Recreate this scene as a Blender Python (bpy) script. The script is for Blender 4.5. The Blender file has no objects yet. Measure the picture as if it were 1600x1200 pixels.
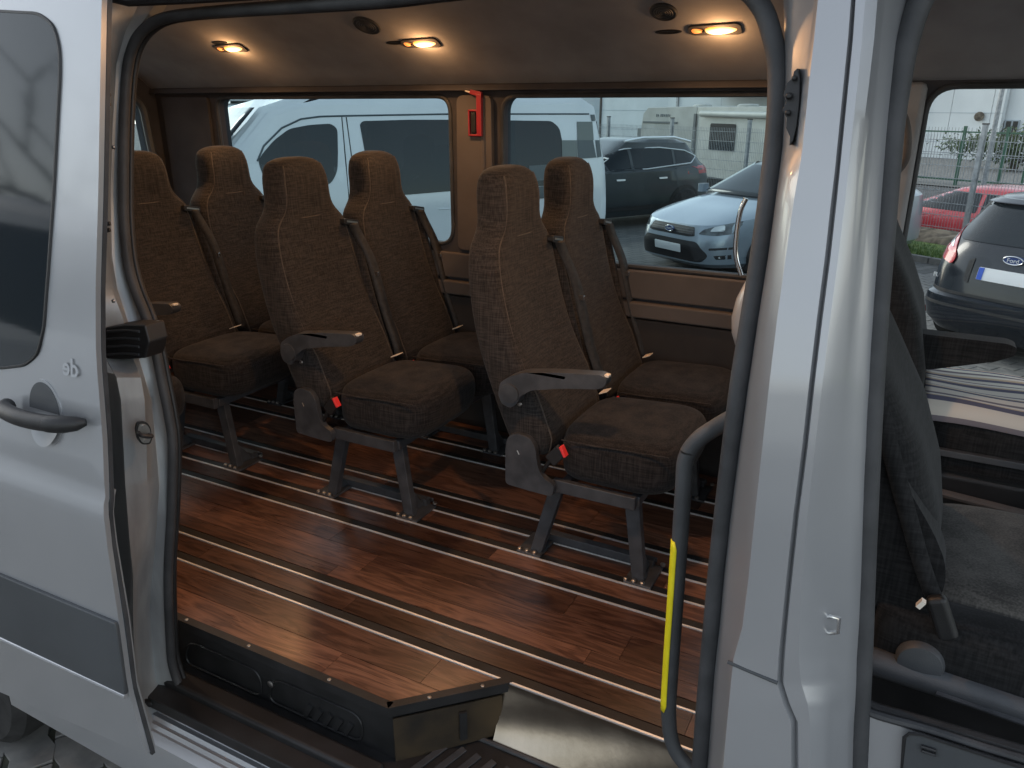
import bpy, bmesh, math, random
from math import pi, radians, sin, cos, tan, atan, sqrt
from mathutils import Vector, Matrix
from mathutils.geometry import tessellate_polygon
from mathutils.bvhtree import BVHTree
random.seed(7)
SC = bpy.context.scene
COL = SC.collection

# ------------------------------------------------------------------ camera
FPX, TH, YAW, CAMH = 1205.0, atan(.361), radians(27.9), 1.43      # x forward along the van, y into the van, z up from the van floor
camd = bpy.data.cameras.new('camera'); cam = bpy.data.objects.new('camera', camd); COL.objects.link(cam)
camd.sensor_width = 36; camd.lens = 36 * FPX / 1600; camd.clip_start = .02; camd.clip_end = 600
cam.location = (0, 0, CAMH); cam.rotation_euler = (pi / 2 - TH, 0, YAW)
SC.camera = cam

# ------------------------------------------------------------------ sky, sun, exposure
W = bpy.data.worlds.new('World'); SC.world = W; W.use_nodes = True
wn = W.node_tree.nodes; wl = W.node_tree.links
bg = wn['Background']; sky = wn.new('ShaderNodeTexSky'); sky.sky_type = 'NISHITA'; sky.sun_disc = False
SUN_EL, SUN_AZ = radians(26), radians(-70)
sky.sun_elevation = SUN_EL; sky.sun_rotation = SUN_AZ
sky.air_density = 1.3; sky.dust_density = 1.0; sky.ozone_density = 2.0
hsv = wn.new('ShaderNodeHueSaturation'); hsv.inputs['Saturation'].default_value = .40; wl.new(sky.outputs[0], hsv.inputs['Color']); wl.new(hsv.outputs[0], bg.inputs[0]); bg.inputs[1].default_value = .13
sd = bpy.data.lights.new('sun', 'SUN'); sd.energy = .5; sd.angle = radians(20); sd.color = (1, .92, .84)
so = bpy.data.objects.new('sun', sd); COL.objects.link(so)
sdir = Vector((sin(SUN_AZ) * cos(SUN_EL), cos(SUN_AZ) * cos(SUN_EL), sin(SUN_EL + .12)))
so.rotation_euler = sdir.to_track_quat('Z', 'Y').to_euler()
SC.view_settings.view_transform = 'Standard'; SC.view_settings.look = 'None'
SC.view_settings.exposure = 1.3; SC.view_settings.gamma = 1
LAMP_POWER, ENTRY_POWER, LENS_EMIT = 1.5, 4.5, 2.4

# ------------------------------------------------------------------ measuring the place: rays of the photograph met with real planes
Fw = Vector((-sin(YAW) * cos(TH), cos(YAW) * cos(TH), -sin(TH))); Rt = Vector((cos(YAW), sin(YAW), 0)); Up = Rt.cross(Fw)
CAM = Vector((0, 0, CAMH))
def ray(px, py): return Rt * (px - 800) - Up * (py - 600) + Fw * FPX
def atz(px, py, z=0.):
    d = ray(px, py); return CAM + d * ((z - CAMH) / d.z)
def aty(px, py, y):
    d = ray(px, py); return CAM + d * (y / d.y)
def atpl(px, py, p0, n):
    d = ray(px, py); return CAM + d * ((Vector(p0) - CAM).dot(Vector(n)) / d.dot(Vector(n)))
def lerp(x, X, Y):
    if x <= X[0]: return Y[0]
    for i in range(1, len(X)):
        if x <= X[i]:
            t = (x - X[i - 1]) / (X[i] - X[i - 1]); return Y[i - 1] + t * (Y[i] - Y[i - 1])
    return Y[-1]
BZ = [-1, -.3, 0, .38, .46, .565, .58, .6, .93, 1.07, 1.26, 1.62, 2.0]; BY = [1.05, 1.03, 1.028, 1.042, 1.052, 1.0625, 1.066, 1.066, 1.09, 1.11, 1.16, 1.24, 1.34]
DZ = [-1, -.09, .12, .3, .5, .57, .605, .622, .64, .76, .93, 1.07, 1.26, 1.62, 2.0]; DY = [.91, .892, .880, .893, .899, .904, .914, .921, .9205, .939, .958, .985, 1.029, 1.108, 1.2]
def bprof(z): return lerp(z, BZ, BY)
def dprof(z): return lerp(z, DZ, DY)
def onp(px, py, off=0., prof=bprof):
    y = 1.1
    for i in range(40):
        P = aty(px, py, y); y = .5 * y + .5 * (prof(P.z) + off)
    return aty(px, py, y)

# ------------------------------------------------------------------ materials
def mat(name, col=(.5, .5, .5), rough=.5, metal=0., spec=.5, coat=0., emit=None, es=0.):
    m = bpy.data.materials.new(name); m.use_nodes = True
    b = m.node_tree.nodes['Principled BSDF']
    b.inputs['Base Color'].default_value = (*col, 1); b.inputs['Roughness'].default_value = rough
    b.inputs['Metallic'].default_value = metal; b.inputs['Specular IOR Level'].default_value = spec
    b.inputs['Coat Weight'].default_value = coat; b.inputs['Coat Roughness'].default_value = .06
    if emit: b.inputs['Emission Color'].default_value = (*emit, 1); b.inputs['Emission Strength'].default_value = es
    return m
def N(m, t, **k):
    n = m.node_tree.nodes.new(t)
    for a, v in k.items(): setattr(n, a, v)
    return n
def L(m, a, b): m.node_tree.links.new(a, b)
def bsdf(m): return m.node_tree.nodes['Principled BSDF']
def vary(m, c1, c2, scale=8, detail=6, bump=0., stretch=(1, 1, 1), rough=None, bscale=None, lo=.35, hi=.65):
    tc = N(m, 'ShaderNodeTexCoord'); mp = N(m, 'ShaderNodeMapping'); mp.inputs['Scale'].default_value = stretch
    L(m, tc.outputs['Object'], mp.inputs['Vector'])
    no = N(m, 'ShaderNodeTexNoise'); no.inputs['Scale'].default_value = scale; no.inputs['Detail'].default_value = detail
    L(m, mp.outputs[0], no.inputs['Vector'])
    cr = N(m, 'ShaderNodeValToRGB'); cr.color_ramp.elements[0].position = lo; cr.color_ramp.elements[1].position = hi
    cr.color_ramp.elements[0].color = (*c1, 1); cr.color_ramp.elements[1].color = (*c2, 1)
    L(m, no.outputs['Fac'], cr.inputs[0]); L(m, cr.outputs[0], bsdf(m).inputs['Base Color'])
    if rough:
        mr = N(m, 'ShaderNodeMapRange'); mr.inputs[3].default_value = rough[0]; mr.inputs[4].default_value = rough[1]
        L(m, no.outputs['Fac'], mr.inputs[0]); L(m, mr.outputs[0], bsdf(m).inputs['Roughness'])
    if bump:
        n2 = N(m, 'ShaderNodeTexNoise'); n2.inputs['Scale'].default_value = bscale or scale * 6; n2.inputs['Detail'].default_value = 4
        L(m, mp.outputs[0], n2.inputs['Vector'])
        bu = N(m, 'ShaderNodeBump'); bu.inputs['Strength'].default_value = bump; bu.inputs['Distance'].default_value = .002
        L(m, n2.outputs['Fac'], bu.inputs['Height']); L(m, bu.outputs[0], bsdf(m).inputs['Normal'])
    return m
M = {}
M['silver'] = vary(mat('silver_paint', (.385, .395, .41), .36, .5, .5, .5), (.365, .375, .39), (.405, .415, .43), 1.7, 8, .05, rough=(.26, .40), bscale=300)
M['silver_jamb'] = vary(mat('jamb_paint', (.4, .42, .44), .45, .35, .5, .2), (.27, .28, .29), (.40, .42, .43), 5, 9, .12, stretch=(3, 3, .6), rough=(.35, .6), bscale=60)
M['seal'] = vary(mat('seal_rubber', (.035, .037, .04), .6), (.028, .03, .033), (.05, .052, .056), 14, 5, .25, bscale=200)
M['black'] = vary(mat('black_plastic', (.012, .012, .013), .5), (.008, .0085, .009), (.018, .018, .0195), 10, 6, .3, bscale=350)
M['grey_plastic'] = vary(mat('grey_plastic', (.06, .065, .07), .5), (.05, .053, .058), (.072, .077, .083), 9, 6, .3, bscale=400)
M['dark_grey'] = vary(mat('moulding_plastic', (.05, .055, .06), .55), (.045, .05, .055), (.06, .066, .072), 3, 6, .15, bscale=300)
M['frame'] = vary(mat('seat_frame_paint', (.045, .048, .055), .45), (.035, .038, .044), (.06, .064, .072), 20, 6, .1)
M['steel'] = vary(mat('brushed_steel', (.45, .42, .39), .28, 1.), (.36, .31, .25), (.50, .43, .35), 3, 7, .25, stretch=(3, 1, 2), rough=(.24, .42), bscale=25)  # warm reflection on the kick plate tinted into the steel colour
M['alu'] = mat('aluminium_lip', (.92, .92, .92), .42, .6)
M['bolt'] = mat('zinc_bolt', (.38, .37, .36), .4, 1.)
M['liner'] = vary(mat('ceiling_felt', (.3, .28, .265), .95, 0, .1), (.28, .275, .28), (.34, .335, .34), 6, 7, .35, bscale=500)
M['liner_dark'] = vary(mat('dark_trim', (.06, .058, .063), .85, 0, .2), (.05, .049, .054), (.072, .069, .074), 5, 6, .3, bscale=400)
M['trim'] = vary(mat('wall_trim', (.10, .088, .083), .75, 0, .3), (.088, .077, .073), (.122, .107, .10), 3, 6, .3, bscale=300)
M['trim_low'] = vary(mat('lower_wall_trim', (.03, .028, .028), .8), (.022, .021, .022), (.04, .036, .035), 5, 6, .3, bscale=300)
M['red'] = mat('red_plastic', (.30, .02, .03), .4)
M['buckle_red'] = mat('buckle_red', (.9, .05, .05), .4)
M['yellow'] = vary(mat('yellow_tape', (.85, .72, .01), .5), (.82, .68, .01), (.9, .78, .02), 30, 8, .05)
M['label'] = mat('paper_label', (.8, .72, .62), .7)
M['belt'] = vary(mat('belt_webbing', (.018, .017, .017), .6), (.012, .012, .012), (.028, .026, .026), 60, 3, .3)
M['chrome'] = mat('chrome', (.7, .7, .7), .12, 1.)
M['white'] = vary(mat('white_paint', (.75, .78, .8), .25, 0, .5, .7), (.70, .73, .75), (.79, .81, .82), 1.2, 7)
M['glass_dark'] = mat('car_glass', (.012, .017, .021), .06, 0, .35, 0)
M['tyre'] = vary(mat('tyre_rubber', (.02, .02, .02), .8), (.015, .015, .015), (.03, .03, .03), 20, 4, .3)
M['rim'] = mat('alloy_rim', (.4, .41, .42), .35, .9)
M['piping'] = vary(mat('seat_piping', (.06, .05, .043), .8), (.045, .038, .033), (.075, .063, .054), 90, 3)

def wood():
    m = mat('dark_wood_vinyl', (.1, .04, .025), .35, 0, .5)
    tc = N(m, 'ShaderNodeTexCoord'); oi = N(m, 'ShaderNodeObjectInfo')
    add = N(m, 'ShaderNodeVectorMath', operation='ADD'); L(m, tc.outputs['Object'], add.inputs[0])
    cx = N(m, 'ShaderNodeCombineXYZ')
    for i, k in enumerate((37., 91., 13.)):
        mu = N(m, 'ShaderNodeMath', operation='MULTIPLY'); mu.inputs[1].default_value = k
        L(m, oi.outputs['Random'], mu.inputs[0]); L(m, mu.outputs[0], cx.inputs[i])
    L(m, cx.outputs[0], add.inputs[1])
    mp = N(m, 'ShaderNodeMapping'); mp.inputs['Scale'].default_value = (1.6, 13, 1); L(m, add.outputs[0], mp.inputs[0])
    n1 = N(m, 'ShaderNodeTexNoise'); n1.inputs['Scale'].default_value = 1.6; n1.inputs['Detail'].default_value = 3; n1.inputs['Distortion'].default_value = 1.2
    L(m, mp.outputs[0], n1.inputs['Vector'])
    mu = N(m, 'ShaderNodeMath', operation='MULTIPLY'); mu.inputs[1].default_value = 9; L(m, n1.outputs['Fac'], mu.inputs[0])
    fr = N(m, 'ShaderNodeMath', operation='PINGPONG'); fr.inputs[1].default_value = 1; L(m, mu.outputs[0], fr.inputs[0])
    mp2 = N(m, 'ShaderNodeMapping'); mp2.inputs['Scale'].default_value = (5, 150, 1); L(m, add.outputs[0], mp2.inputs[0])
    n2 = N(m, 'ShaderNodeTexNoise'); n2.inputs['Scale'].default_value = 2; n2.inputs['Detail'].default_value = 6; L(m, mp2.outputs[0], n2.inputs['Vector'])
    mx = N(m, 'ShaderNodeMix'); mx.inputs[0].default_value = .55; L(m, fr.outputs[0], mx.inputs[2]); L(m, n2.outputs['Fac'], mx.inputs[3])
    cr = N(m, 'ShaderNodeValToRGB'); e = cr.color_ramp.elements
    e[0].position = .1; e[0].color = (.032, .013, .009, 1); e[1].position = .85; e[1].color = (.19, .094, .060, 1)
    L(m, mx.outputs[0], cr.inputs[0])
    hs = N(m, 'ShaderNodeHueSaturation'); mr = N(m, 'ShaderNodeMapRange'); mr.inputs[3].default_value = .45; mr.inputs[4].default_value = 1.45
    L(m, oi.outputs['Random'], mr.inputs[0]); L(m, mr.outputs[0], hs.inputs['Value']); L(m, cr.outputs[0], hs.inputs['Color'])
    L(m, hs.outputs[0], bsdf(m).inputs['Base Color'])
    mr2 = N(m, 'ShaderNodeMapRange'); mr2.inputs[3].default_value = .2; mr2.inputs[4].default_value = .42
    L(m, n2.outputs['Fac'], mr2.inputs[0]); L(m, mr2.outputs[0], bsdf(m).inputs['Roughness'])
    bu = N(m, 'ShaderNodeBump'); bu.inputs['Strength'].default_value = .15; bu.inputs['Distance'].default_value = .0006
    L(m, mx.outputs[0], bu.inputs['Height']); L(m, bu.outputs[0], bsdf(m).inputs['Normal'])
    return m
M['wood'] = wood()

def fabric(name, c1, c2, sc=150., cross=True):
    m = mat(name, c1, .9, 0, .15)
    b = bsdf(m); b.inputs['Sheen Weight'].default_value = .06; b.inputs['Sheen Roughness'].default_value = .5
    tc = N(m, 'ShaderNodeTexCoord'); outs = []
    for st in (((.07, .07, 1), (1, 1, .05)) if cross else ((1, .1, 1), (.1, 1, .1))):
        mp = N(m, 'ShaderNodeMapping'); mp.inputs['Scale'].default_value = st; L(m, tc.outputs['Object'], mp.inputs[0])
        n = N(m, 'ShaderNodeTexNoise'); n.inputs['Scale'].default_value = sc; n.inputs['Detail'].default_value = 3; L(m, mp.outputs[0], n.inputs['Vector'])
        outs.append(n.outputs['Fac'])
    ad_ = N(m, 'ShaderNodeMath', operation='ADD'); L(m, outs[0], ad_.inputs[0]); L(m, outs[1], ad_.inputs[1])
    mul = N(m, 'ShaderNodeMath', operation='MULTIPLY'); mul.inputs[1].default_value = .5; L(m, ad_.outputs[0], mul.inputs[0])
    cr = N(m, 'ShaderNodeValToRGB'); cr.color_ramp.elements[0].position = .40; cr.color_ramp.elements[1].position = .62
    cr.color_ramp.elements[0].color = (*c1, 1); cr.color_ramp.elements[1].color = (*c2, 1)
    L(m, mul.outputs[0], cr.inputs[0])
    n3 = N(m, 'ShaderNodeTexNoise'); n3.inputs['Scale'].default_value = 5; n3.inputs['Detail'].default_value = 4; L(m, tc.outputs['Object'], n3.inputs['Vector'])
    mr = N(m, 'ShaderNodeMapRange'); mr.inputs[3].default_value = .8; mr.inputs[4].default_value = 1.2; L(m, n3.outputs['Fac'], mr.inputs[0])
    hs = N(m, 'ShaderNodeHueSaturation'); L(m, mr.outputs[0], hs.inputs['Value']); L(m, cr.outputs[0], hs.inputs['Color'])
    L(m, hs.outputs[0], b.inputs['Base Color'])
    bu = N(m, 'ShaderNodeBump'); bu.inputs['Strength'].default_value = .5; bu.inputs['Distance'].default_value = .001
    L(m, mul.outputs[0], bu.inputs['Height']); L(m, bu.outputs[0], b.inputs['Normal'])
    return m
M['fabric'] = fabric('woven_seat_fabric', (.0165, .0155, .016), (.047, .042, .040), 250.)
M['fabric_cushion'] = fabric('woven_cushion_fabric', (.011, .0108, .0115), (.034, .031, .031), 220.)
M['fabric_cab'] = fabric('cab_seat_fabric', (.05, .048, .045), (.12, .113, .103), 220)
M['fabric_black'] = fabric('cab_side_fabric', (.009, .0095, .01), (.024, .024, .025), 220)

def glass(name, tint, rough=.02, mixmin=.04):
    m = bpy.data.materials.new(name); m.use_nodes = True; nt = m.node_tree; nt.nodes.clear()
    o = nt.nodes.new('ShaderNodeOutputMaterial'); t = nt.nodes.new('ShaderNodeBsdfTransparent'); t.inputs[0].default_value = (*tint, 1)
    g = nt.nodes.new('ShaderNodeBsdfGlossy'); g.inputs['Roughness'].default_value = rough; g.inputs[0].default_value = (.9, .95, 1, 1)
    fr = nt.nodes.new('ShaderNodeFresnel'); fr.inputs[0].default_value = 1.45
    mx = nt.nodes.new('ShaderNodeMixShader')
    nt.links.new(fr.outputs[0], mx.inputs[0]); nt.links.new(t.outputs[0], mx.inputs[1]); nt.links.new(g.outputs[0], mx.inputs[2]); nt.links.new(mx.outputs[0], o.inputs[0])
    return m
M['pane'] = glass('tinted_pane', (.50, .63, .66))
M['pane_clear'] = glass('cab_pane', (.86, .92, .92))

def towel_mat():
    m = mat('striped_towel', (.6, .55, .5), .95, 0, .1)
    tc = N(m, 'ShaderNodeTexCoord'); sp = N(m, 'ShaderNodeSeparateXYZ'); L(m, tc.outputs['Object'], sp.inputs[0])
    mu = N(m, 'ShaderNodeMath', operation='MULTIPLY'); mu.inputs[1].default_value = 13; L(m, sp.outputs[1], mu.inputs[0])
    fr = N(m, 'ShaderNodeMath', operation='FRACT'); L(m, mu.outputs[0], fr.inputs[0])
    cr = N(m, 'ShaderNodeValToRGB'); cr.color_ramp.interpolation = 'CONSTANT'; e = cr.color_ramp.elements
    e[0].position = 0; e[0].color = (.62, .58, .52, 1); e[1].position = .35; e[1].color = (.12, .12, .17, 1)
    for p, c in ((.55, (.5, .4, .3)), (.68, (.66, .62, .57)), (.85, (.2, .18, .2))):
        x = e.new(p); x.color = (*c, 1)
    L(m, fr.outputs[0], cr.inputs[0]); L(m, cr.outputs[0], bsdf(m).inputs['Base Color'])
    return m
M['towel'] = towel_mat()
def asphalt_pavers():
    m = mat('paver_ground', (.16, .16, .15), .85)
    tc = N(m, 'ShaderNodeTexCoord'); mp = N(m, 'ShaderNodeMapping'); mp.inputs['Rotation'].default_value = (0, 0, -radians(58)); L(m, tc.outputs['Object'], mp.inputs[0])
    br = N(m, 'ShaderNodeTexBrick'); br.inputs['Scale'].default_value = 1; br.inputs['Brick Width'].default_value = .24; br.inputs['Row Height'].default_value = .16
    br.inputs['Mortar Size'].default_value = .006; br.inputs['Color1'].default_value = (.15, .15, .145, 1); br.inputs['Color2'].default_value = (.2, .195, .185, 1); br.inputs['Mortar'].default_value = (.05, .055, .045, 1)
    L(m, mp.outputs[0], br.inputs['Vector'])
    n = N(m, 'ShaderNodeTexNoise'); n.inputs['Scale'].default_value = 1.3; n.inputs['Detail'].default_value = 8; L(m, tc.outputs['Object'], n.inputs['Vector'])
    mx = N(m, 'ShaderNodeMix', data_type='RGBA', blend_type='MULTIPLY'); mx.inputs[0].default_value = .5
    L(m, br.outputs['Color'], mx.inputs[6]); L(m, n.outputs['Fac'], mx.inputs[7]); L(m, mx.outputs[2], bsdf(m).inputs['Base Color'])
    return m
M['ground'] = asphalt_pavers()
M['paver'] = vary(mat('concrete_paver', (.18, .18, .17), .85), (.13, .13, .125), (.22, .215, .2), 9, 8, .4)
M['joint'] = vary(mat('joint_sand', (.05, .05, .04), .95), (.035, .04, .03), (.07, .07, .05), 20, 5)
M['asphalt'] = vary(mat('asphalt', (.09, .09, .09), .9), (.07, .07, .07), (.12, .12, .12), 2, 8)
M['grass'] = vary(mat('grass', (.08, .14, .03), .9), (.045, .10, .02), (.16, .22, .06), 7, 6)
M['earth'] = vary(mat('bare_bank', (.1, .08, .06), .95), (.05, .04, .032), (.19, .16, .12), 6, 8, .5)
M['facade'] = vary(mat('white_facade', (.62, .66, .68), .7), (.58, .62, .64), (.66, .70, .72), .5, 5)
M['facade_blue'] = vary(mat('blue_grey_facade', (.36, .42, .47), .7), (.33, .39, .44), (.40, .46, .5), .5, 5)
M['facade_dark'] = vary(mat('brown_facade', (.12, .10, .08), .8), (.10, .085, .07), (.15, .13, .1), 1, 5)
M['green_metal'] = mat('green_fence_paint', (.02, .09, .055), .5)
M['grey_metal'] = vary(mat('galvanised_post', (.26, .28, .3), .5, .5), (.2, .22, .24), (.32, .34, .36), 12, 5)
M['caravan'] = vary(mat('caravan_skin', (.42, .42, .39), .5), (.36, .36, .33), (.46, .46, .43), 1.5, 8)
M['carblue'] = vary(mat('silver_blue_paint', (.33, .38, .43), .3, .45, .5, .8), (.31, .36, .41), (.35, .4, .45), 2, 4)
M['cardark'] = vary(mat('dark_blue_paint', (.014, .018, .024), .2, 0, .35, .3), (.011, .015, .02), (.018, .022, .03), 2, 4)
M['suvdark'] = vary(mat('dark_green_grey_paint', (.035, .042, .045), .4, 0, .4, .5), (.03, .037, .04), (.042, .05, .053), 2, 4)
M['carred'] = vary(mat('red_paint', (.42, .02, .035), .35, .1, .5, .8), (.38, .018, .03), (.46, .025, .04), 2, 4)
M['headlight'] = vary(mat('headlight_glass', (.06, .07, .075), .1, .0, .5, .5), (.025, .03, .034), (.14, .16, .17), 9, 3)
M['lamp_white'] = mat('clear_lamp', (.7, .72, .72), .15, .2, .8, 1.)
M['taillight'] = mat('taillight_red', (.5, .015, .02), .15, 0, .8, 1.)
M['grille'] = mat('grille_black', (.012, .013, .015), .5)
M['plate'] = mat('plate_white', (.75, .77, .78), .5)
M['plate_blue'] = mat('plate_blue', (.02, .09, .5), .5)
M['badge'] = mat('badge_blue', (.03, .06, .2), .3, .2)
M['ink'] = mat('black_lettering', (.02, .02, .022), .6)
M['fade'] = mat('faded_lettering', (.44, .455, .475), .42, .5)
M['check'] = mat('dark_check_film', (.075, .095, .105), .35)
M['check_pale'] = mat('pale_check_film', (.16, .18, .17), .35)
M['bark'] = vary(mat('bark', (.06, .05, .04), .9), (.04, .033, .028), (.09, .075, .06), 9, 5)
M['leaf'] = vary(mat('leaf', (.05, .08, .03), .8), (.03, .055, .018), (.08, .12, .045), 3, 3)
M['lens'] = mat('lamp_lens', (1, .6, .3), .4, 0, .5, 0, (1.0, .42, .10), LENS_EMIT)
_m = M['lens']; _tc = N(_m, 'ShaderNodeTexCoord'); _mp = N(_m, 'ShaderNodeMapping'); _mp.inputs['Location'].default_value = (-1, -1, -1); _mp.inputs['Scale'].default_value = (2, 2, 2)
L(_m, _tc.outputs['Generated'], _mp.inputs[0]); _gr = N(_m, 'ShaderNodeTexGradient', gradient_type='SPHERICAL')
_mp2 = N(_m, 'ShaderNodeMapping'); _mp2.inputs['Scale'].default_value = (.8, .8, .35); L(_m, _mp.outputs[0], _mp2.inputs[0]); L(_m, _mp2.outputs[0], _gr.inputs[0])
_cr = N(_m, 'ShaderNodeValToRGB'); _cr.color_ramp.elements[0].position = .15; _cr.color_ramp.elements[0].color = (.42, .10, .01, 1); _cr.color_ramp.elements[1].position = .62; _cr.color_ramp.elements[1].color = (1, .62, .26, 1)
L(_m, _gr.outputs['Fac'], _cr.inputs[0]); L(_m, _cr.outputs[0], bsdf(_m).inputs['Emission Color'])
M['lens_dim'] = mat('reading_lens', (1, .5, .25), .4, 0, .5, 0, (1.0, .26, .04), .45)

# ------------------------------------------------------------------ object helpers
class MB:
    def __init__(s): s.v = []; s.f = []; s.mi = []; s.cur = 0
    def add(s, vs, fs):
        b = len(s.v); s.v += [Vector(p) for p in vs]; s.f += [tuple(i + b for i in f) for f in fs]; s.mi += [s.cur] * len(fs); return s
    def box(s, c, size, rot=None):
        h = Vector(size) / 2; vs = []
        for x in (-1, 1):
            for y in (-1, 1):
                for z in (-1, 1):
                    p = Vector((x * h.x, y * h.y, z * h.z))
                    if rot is not None: p = rot @ p
                    vs.append(p + Vector(c))
        return s.add(vs, [(0, 1, 3, 2), (4, 6, 7, 5), (0, 4, 5, 1), (2, 3, 7, 6), (0, 2, 6, 4), (1, 5, 7, 3)])
    def span(s, a, b):
        a = Vector(a); b = Vector(b); return s.box((a + b) / 2, [abs(x) for x in (b - a)])
    def prism(s, pts, ext):
        n = len(pts); e = Vector(ext); pts = [Vector(p) for p in pts]
        nn = Vector((0, 0, 0))
        for i in range(n): nn += pts[i].cross(pts[(i + 1) % n])
        tri = tessellate_polygon([pts])
        vs = pts + [p + e for p in pts]; fs = []
        for t in tri:
            a, b_, c = t
            if (pts[b_] - pts[a]).cross(pts[c] - pts[a]).dot(e) > 0: a, c = c, a
            fs.append((a, b_, c)); fs.append((c + n, b_ + n, a + n))
        fl = nn.dot(e) > 0
        for i in range(n):
            j = (i + 1) % n; fs.append((i, j, j + n, i + n) if fl else (j, i, i + n, j + n))
        return s.add(vs, fs)
    def tube(s, path, r, n=10, cap=True, closed=False, flat=None):
        path = [Vector(p) for p in path]; m = len(path); rings = []; prev = None
        for i, p in enumerate(path):
            if closed: t = path[(i + 1) % m] - path[i - 1]
            else: t = path[min(i + 1, m - 1)] - path[max(i - 1, 0)]
            t.normalize()
            if prev is None:
                a = Vector((0, 0, 1)) if abs(t.z) < .9 else Vector((0, 1, 0)); u = t.cross(a).normalized()
            else: u = (prev - t * prev.dot(t)).normalized()
            prev = u; w = t.cross(u); rr = r[i] if isinstance(r, (list, tuple)) else r
            rings.append([p + (u * cos(2 * pi * k / n) + w * sin(2 * pi * k / n) * (flat or 1)) * rr for k in range(n)])
        vs = [v for R_ in rings for v in R_]; fs = []
        for i in range(m - (0 if closed else 1)):
            j = (i + 1) % m
            for k in range(n): fs.append((i * n + k, i * n + (k + 1) % n, j * n + (k + 1) % n, j * n + k))
        if cap and not closed: fs.append(tuple(range(n - 1, -1, -1))); fs.append(tuple((m - 1) * n + k for k in range(n)))
        return s.add(vs, fs)
    def loft(s, rings, cap0=True, cap1=True):
        n = len(rings[0]); vs = [v for R_ in rings for v in R_]; fs = []
        for i in range(len(rings) - 1):
            for k in range(n): fs.append((i * n + k, i * n + (k + 1) % n, (i + 1) * n + (k + 1) % n, (i + 1) * n + k))
        if cap0: fs.append(tuple(range(n - 1, -1, -1)))
        if cap1: fs.append(tuple((len(rings) - 1) * n + k for k in range(n)))
        return s.add(vs, fs)
    def sheet(s, rows):
        n = len(rows[0]); vs = [v for R_ in rows for v in R_]; fs = []
        for i in range(len(rows) - 1):
            for k in range(n - 1): fs.append((i * n + k, i * n + k + 1, (i + 1) * n + k + 1, (i + 1) * n + k))
        return s.add(vs, fs)
    def lathe(s, prof, c, axis='y', n=28):
        c = Vector(c); rings = []
        for r, t in prof:
            R_ = []
            for k in range(n):
                a = 2 * pi * k / n
                if axis == 'y': R_.append(c + Vector((r * cos(a), t, r * sin(a))))
                elif axis == 'x': R_.append(c + Vector((t, r * cos(a), r * sin(a))))
                else: R_.append(c + Vector((r * cos(a), r * sin(a), t)))
            rings.append(R_)
        return s.loft(rings)
    def build(s, name, m, parent=None, smooth=False, bevel=0., solid=0., xf=None, seg=2, recalc=True):
        me = bpy.data.meshes.new(name); vs = [(xf @ v if xf is not None else v) for v in s.v]
        me.from_pydata([tuple(v) for v in vs], [], s.f)
        ms = m if isinstance(m, (list, tuple)) else [m]
        for q in ms: me.materials.append(q)
        if len(ms) > 1:
            for p, i in zip(me.polygons, s.mi): p.material_index = i
        if recalc:
            b = bmesh.new(); b.from_mesh(me); bmesh.ops.recalc_face_normals(b, faces=b.faces); b.to_mesh(me); b.free()
        if smooth:
            me.polygons.foreach_set('use_smooth', [True] * len(me.polygons))
            try: me.set_sharp_from_angle(angle=radians(smooth if not isinstance(smooth, bool) else 40))
            except Exception: pass
        o = bpy.data.objects.new(name, me); COL.objects.link(o)
        if parent: o.parent = parent
        if solid:
            md = o.modifiers.new('s', 'SOLIDIFY'); md.thickness = abs(solid); md.offset = 1 if solid > 0 else -1
        if bevel:
            md = o.modifiers.new('b', 'BEVEL'); md.width = bevel; md.segments = seg; md.limit_method = 'ANGLE'; md.angle_limit = radians(35)
            if not smooth: me.polygons.foreach_set('use_smooth', [True] * len(me.polygons)); md.harden_normals = True
        return o
def tag(o, label=None, cat=None, group=None, kind=None):
    if label: o['label'] = label
    if cat: o['category'] = cat
    if group: o['group'] = group
    if kind: o['kind'] = kind
    return o
def empty(name, loc=(0, 0, 0), rz=0, label=None, cat=None, group=None, kind=None, parent=None):
    o = bpy.data.objects.new(name, None); COL.objects.link(o); o.location = loc; o.rotation_euler = (0, 0, rz); o.empty_display_size = .1
    if parent: o.parent = parent
    return tag(o, label, cat, group, kind)
def struct(name, mb, m, **k): return tag(mb.build(name, m, **k), kind='structure')
def kids(o): return [c for c in bpy.data.objects if c.parent == o]
def copy_tree(o, parent=None, skip=()):
    c = o.copy(); COL.objects.link(c); c.parent = parent
    for ch in [x for x in ALL if x.parent == o and x.name.split('.')[0] not in skip]: copy_tree(ch, c)
    return c
def rnd_poly(pts, r=.02, n=4):
    """round the corners of a 2-D polygon"""
    out = []; m = len(pts)
    for i in range(m):
        a, b, c = Vector(pts[i - 1]), Vector(pts[i]), Vector(pts[(i + 1) % m])
        rr = r[i] if isinstance(r, (list, tuple)) else r
        d1 = (a - b); d2 = (c - b); q = min(rr, d1.length * .45, d2.length * .45)
        p1 = b + d1.normalized() * q; p2 = b + d2.normalized() * q
        for k in range(n + 1):
            t = k / n; out.append((1 - t) ** 2 * p1 + 2 * t * (1 - t) * b + t * t * p2)
    return out
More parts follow.
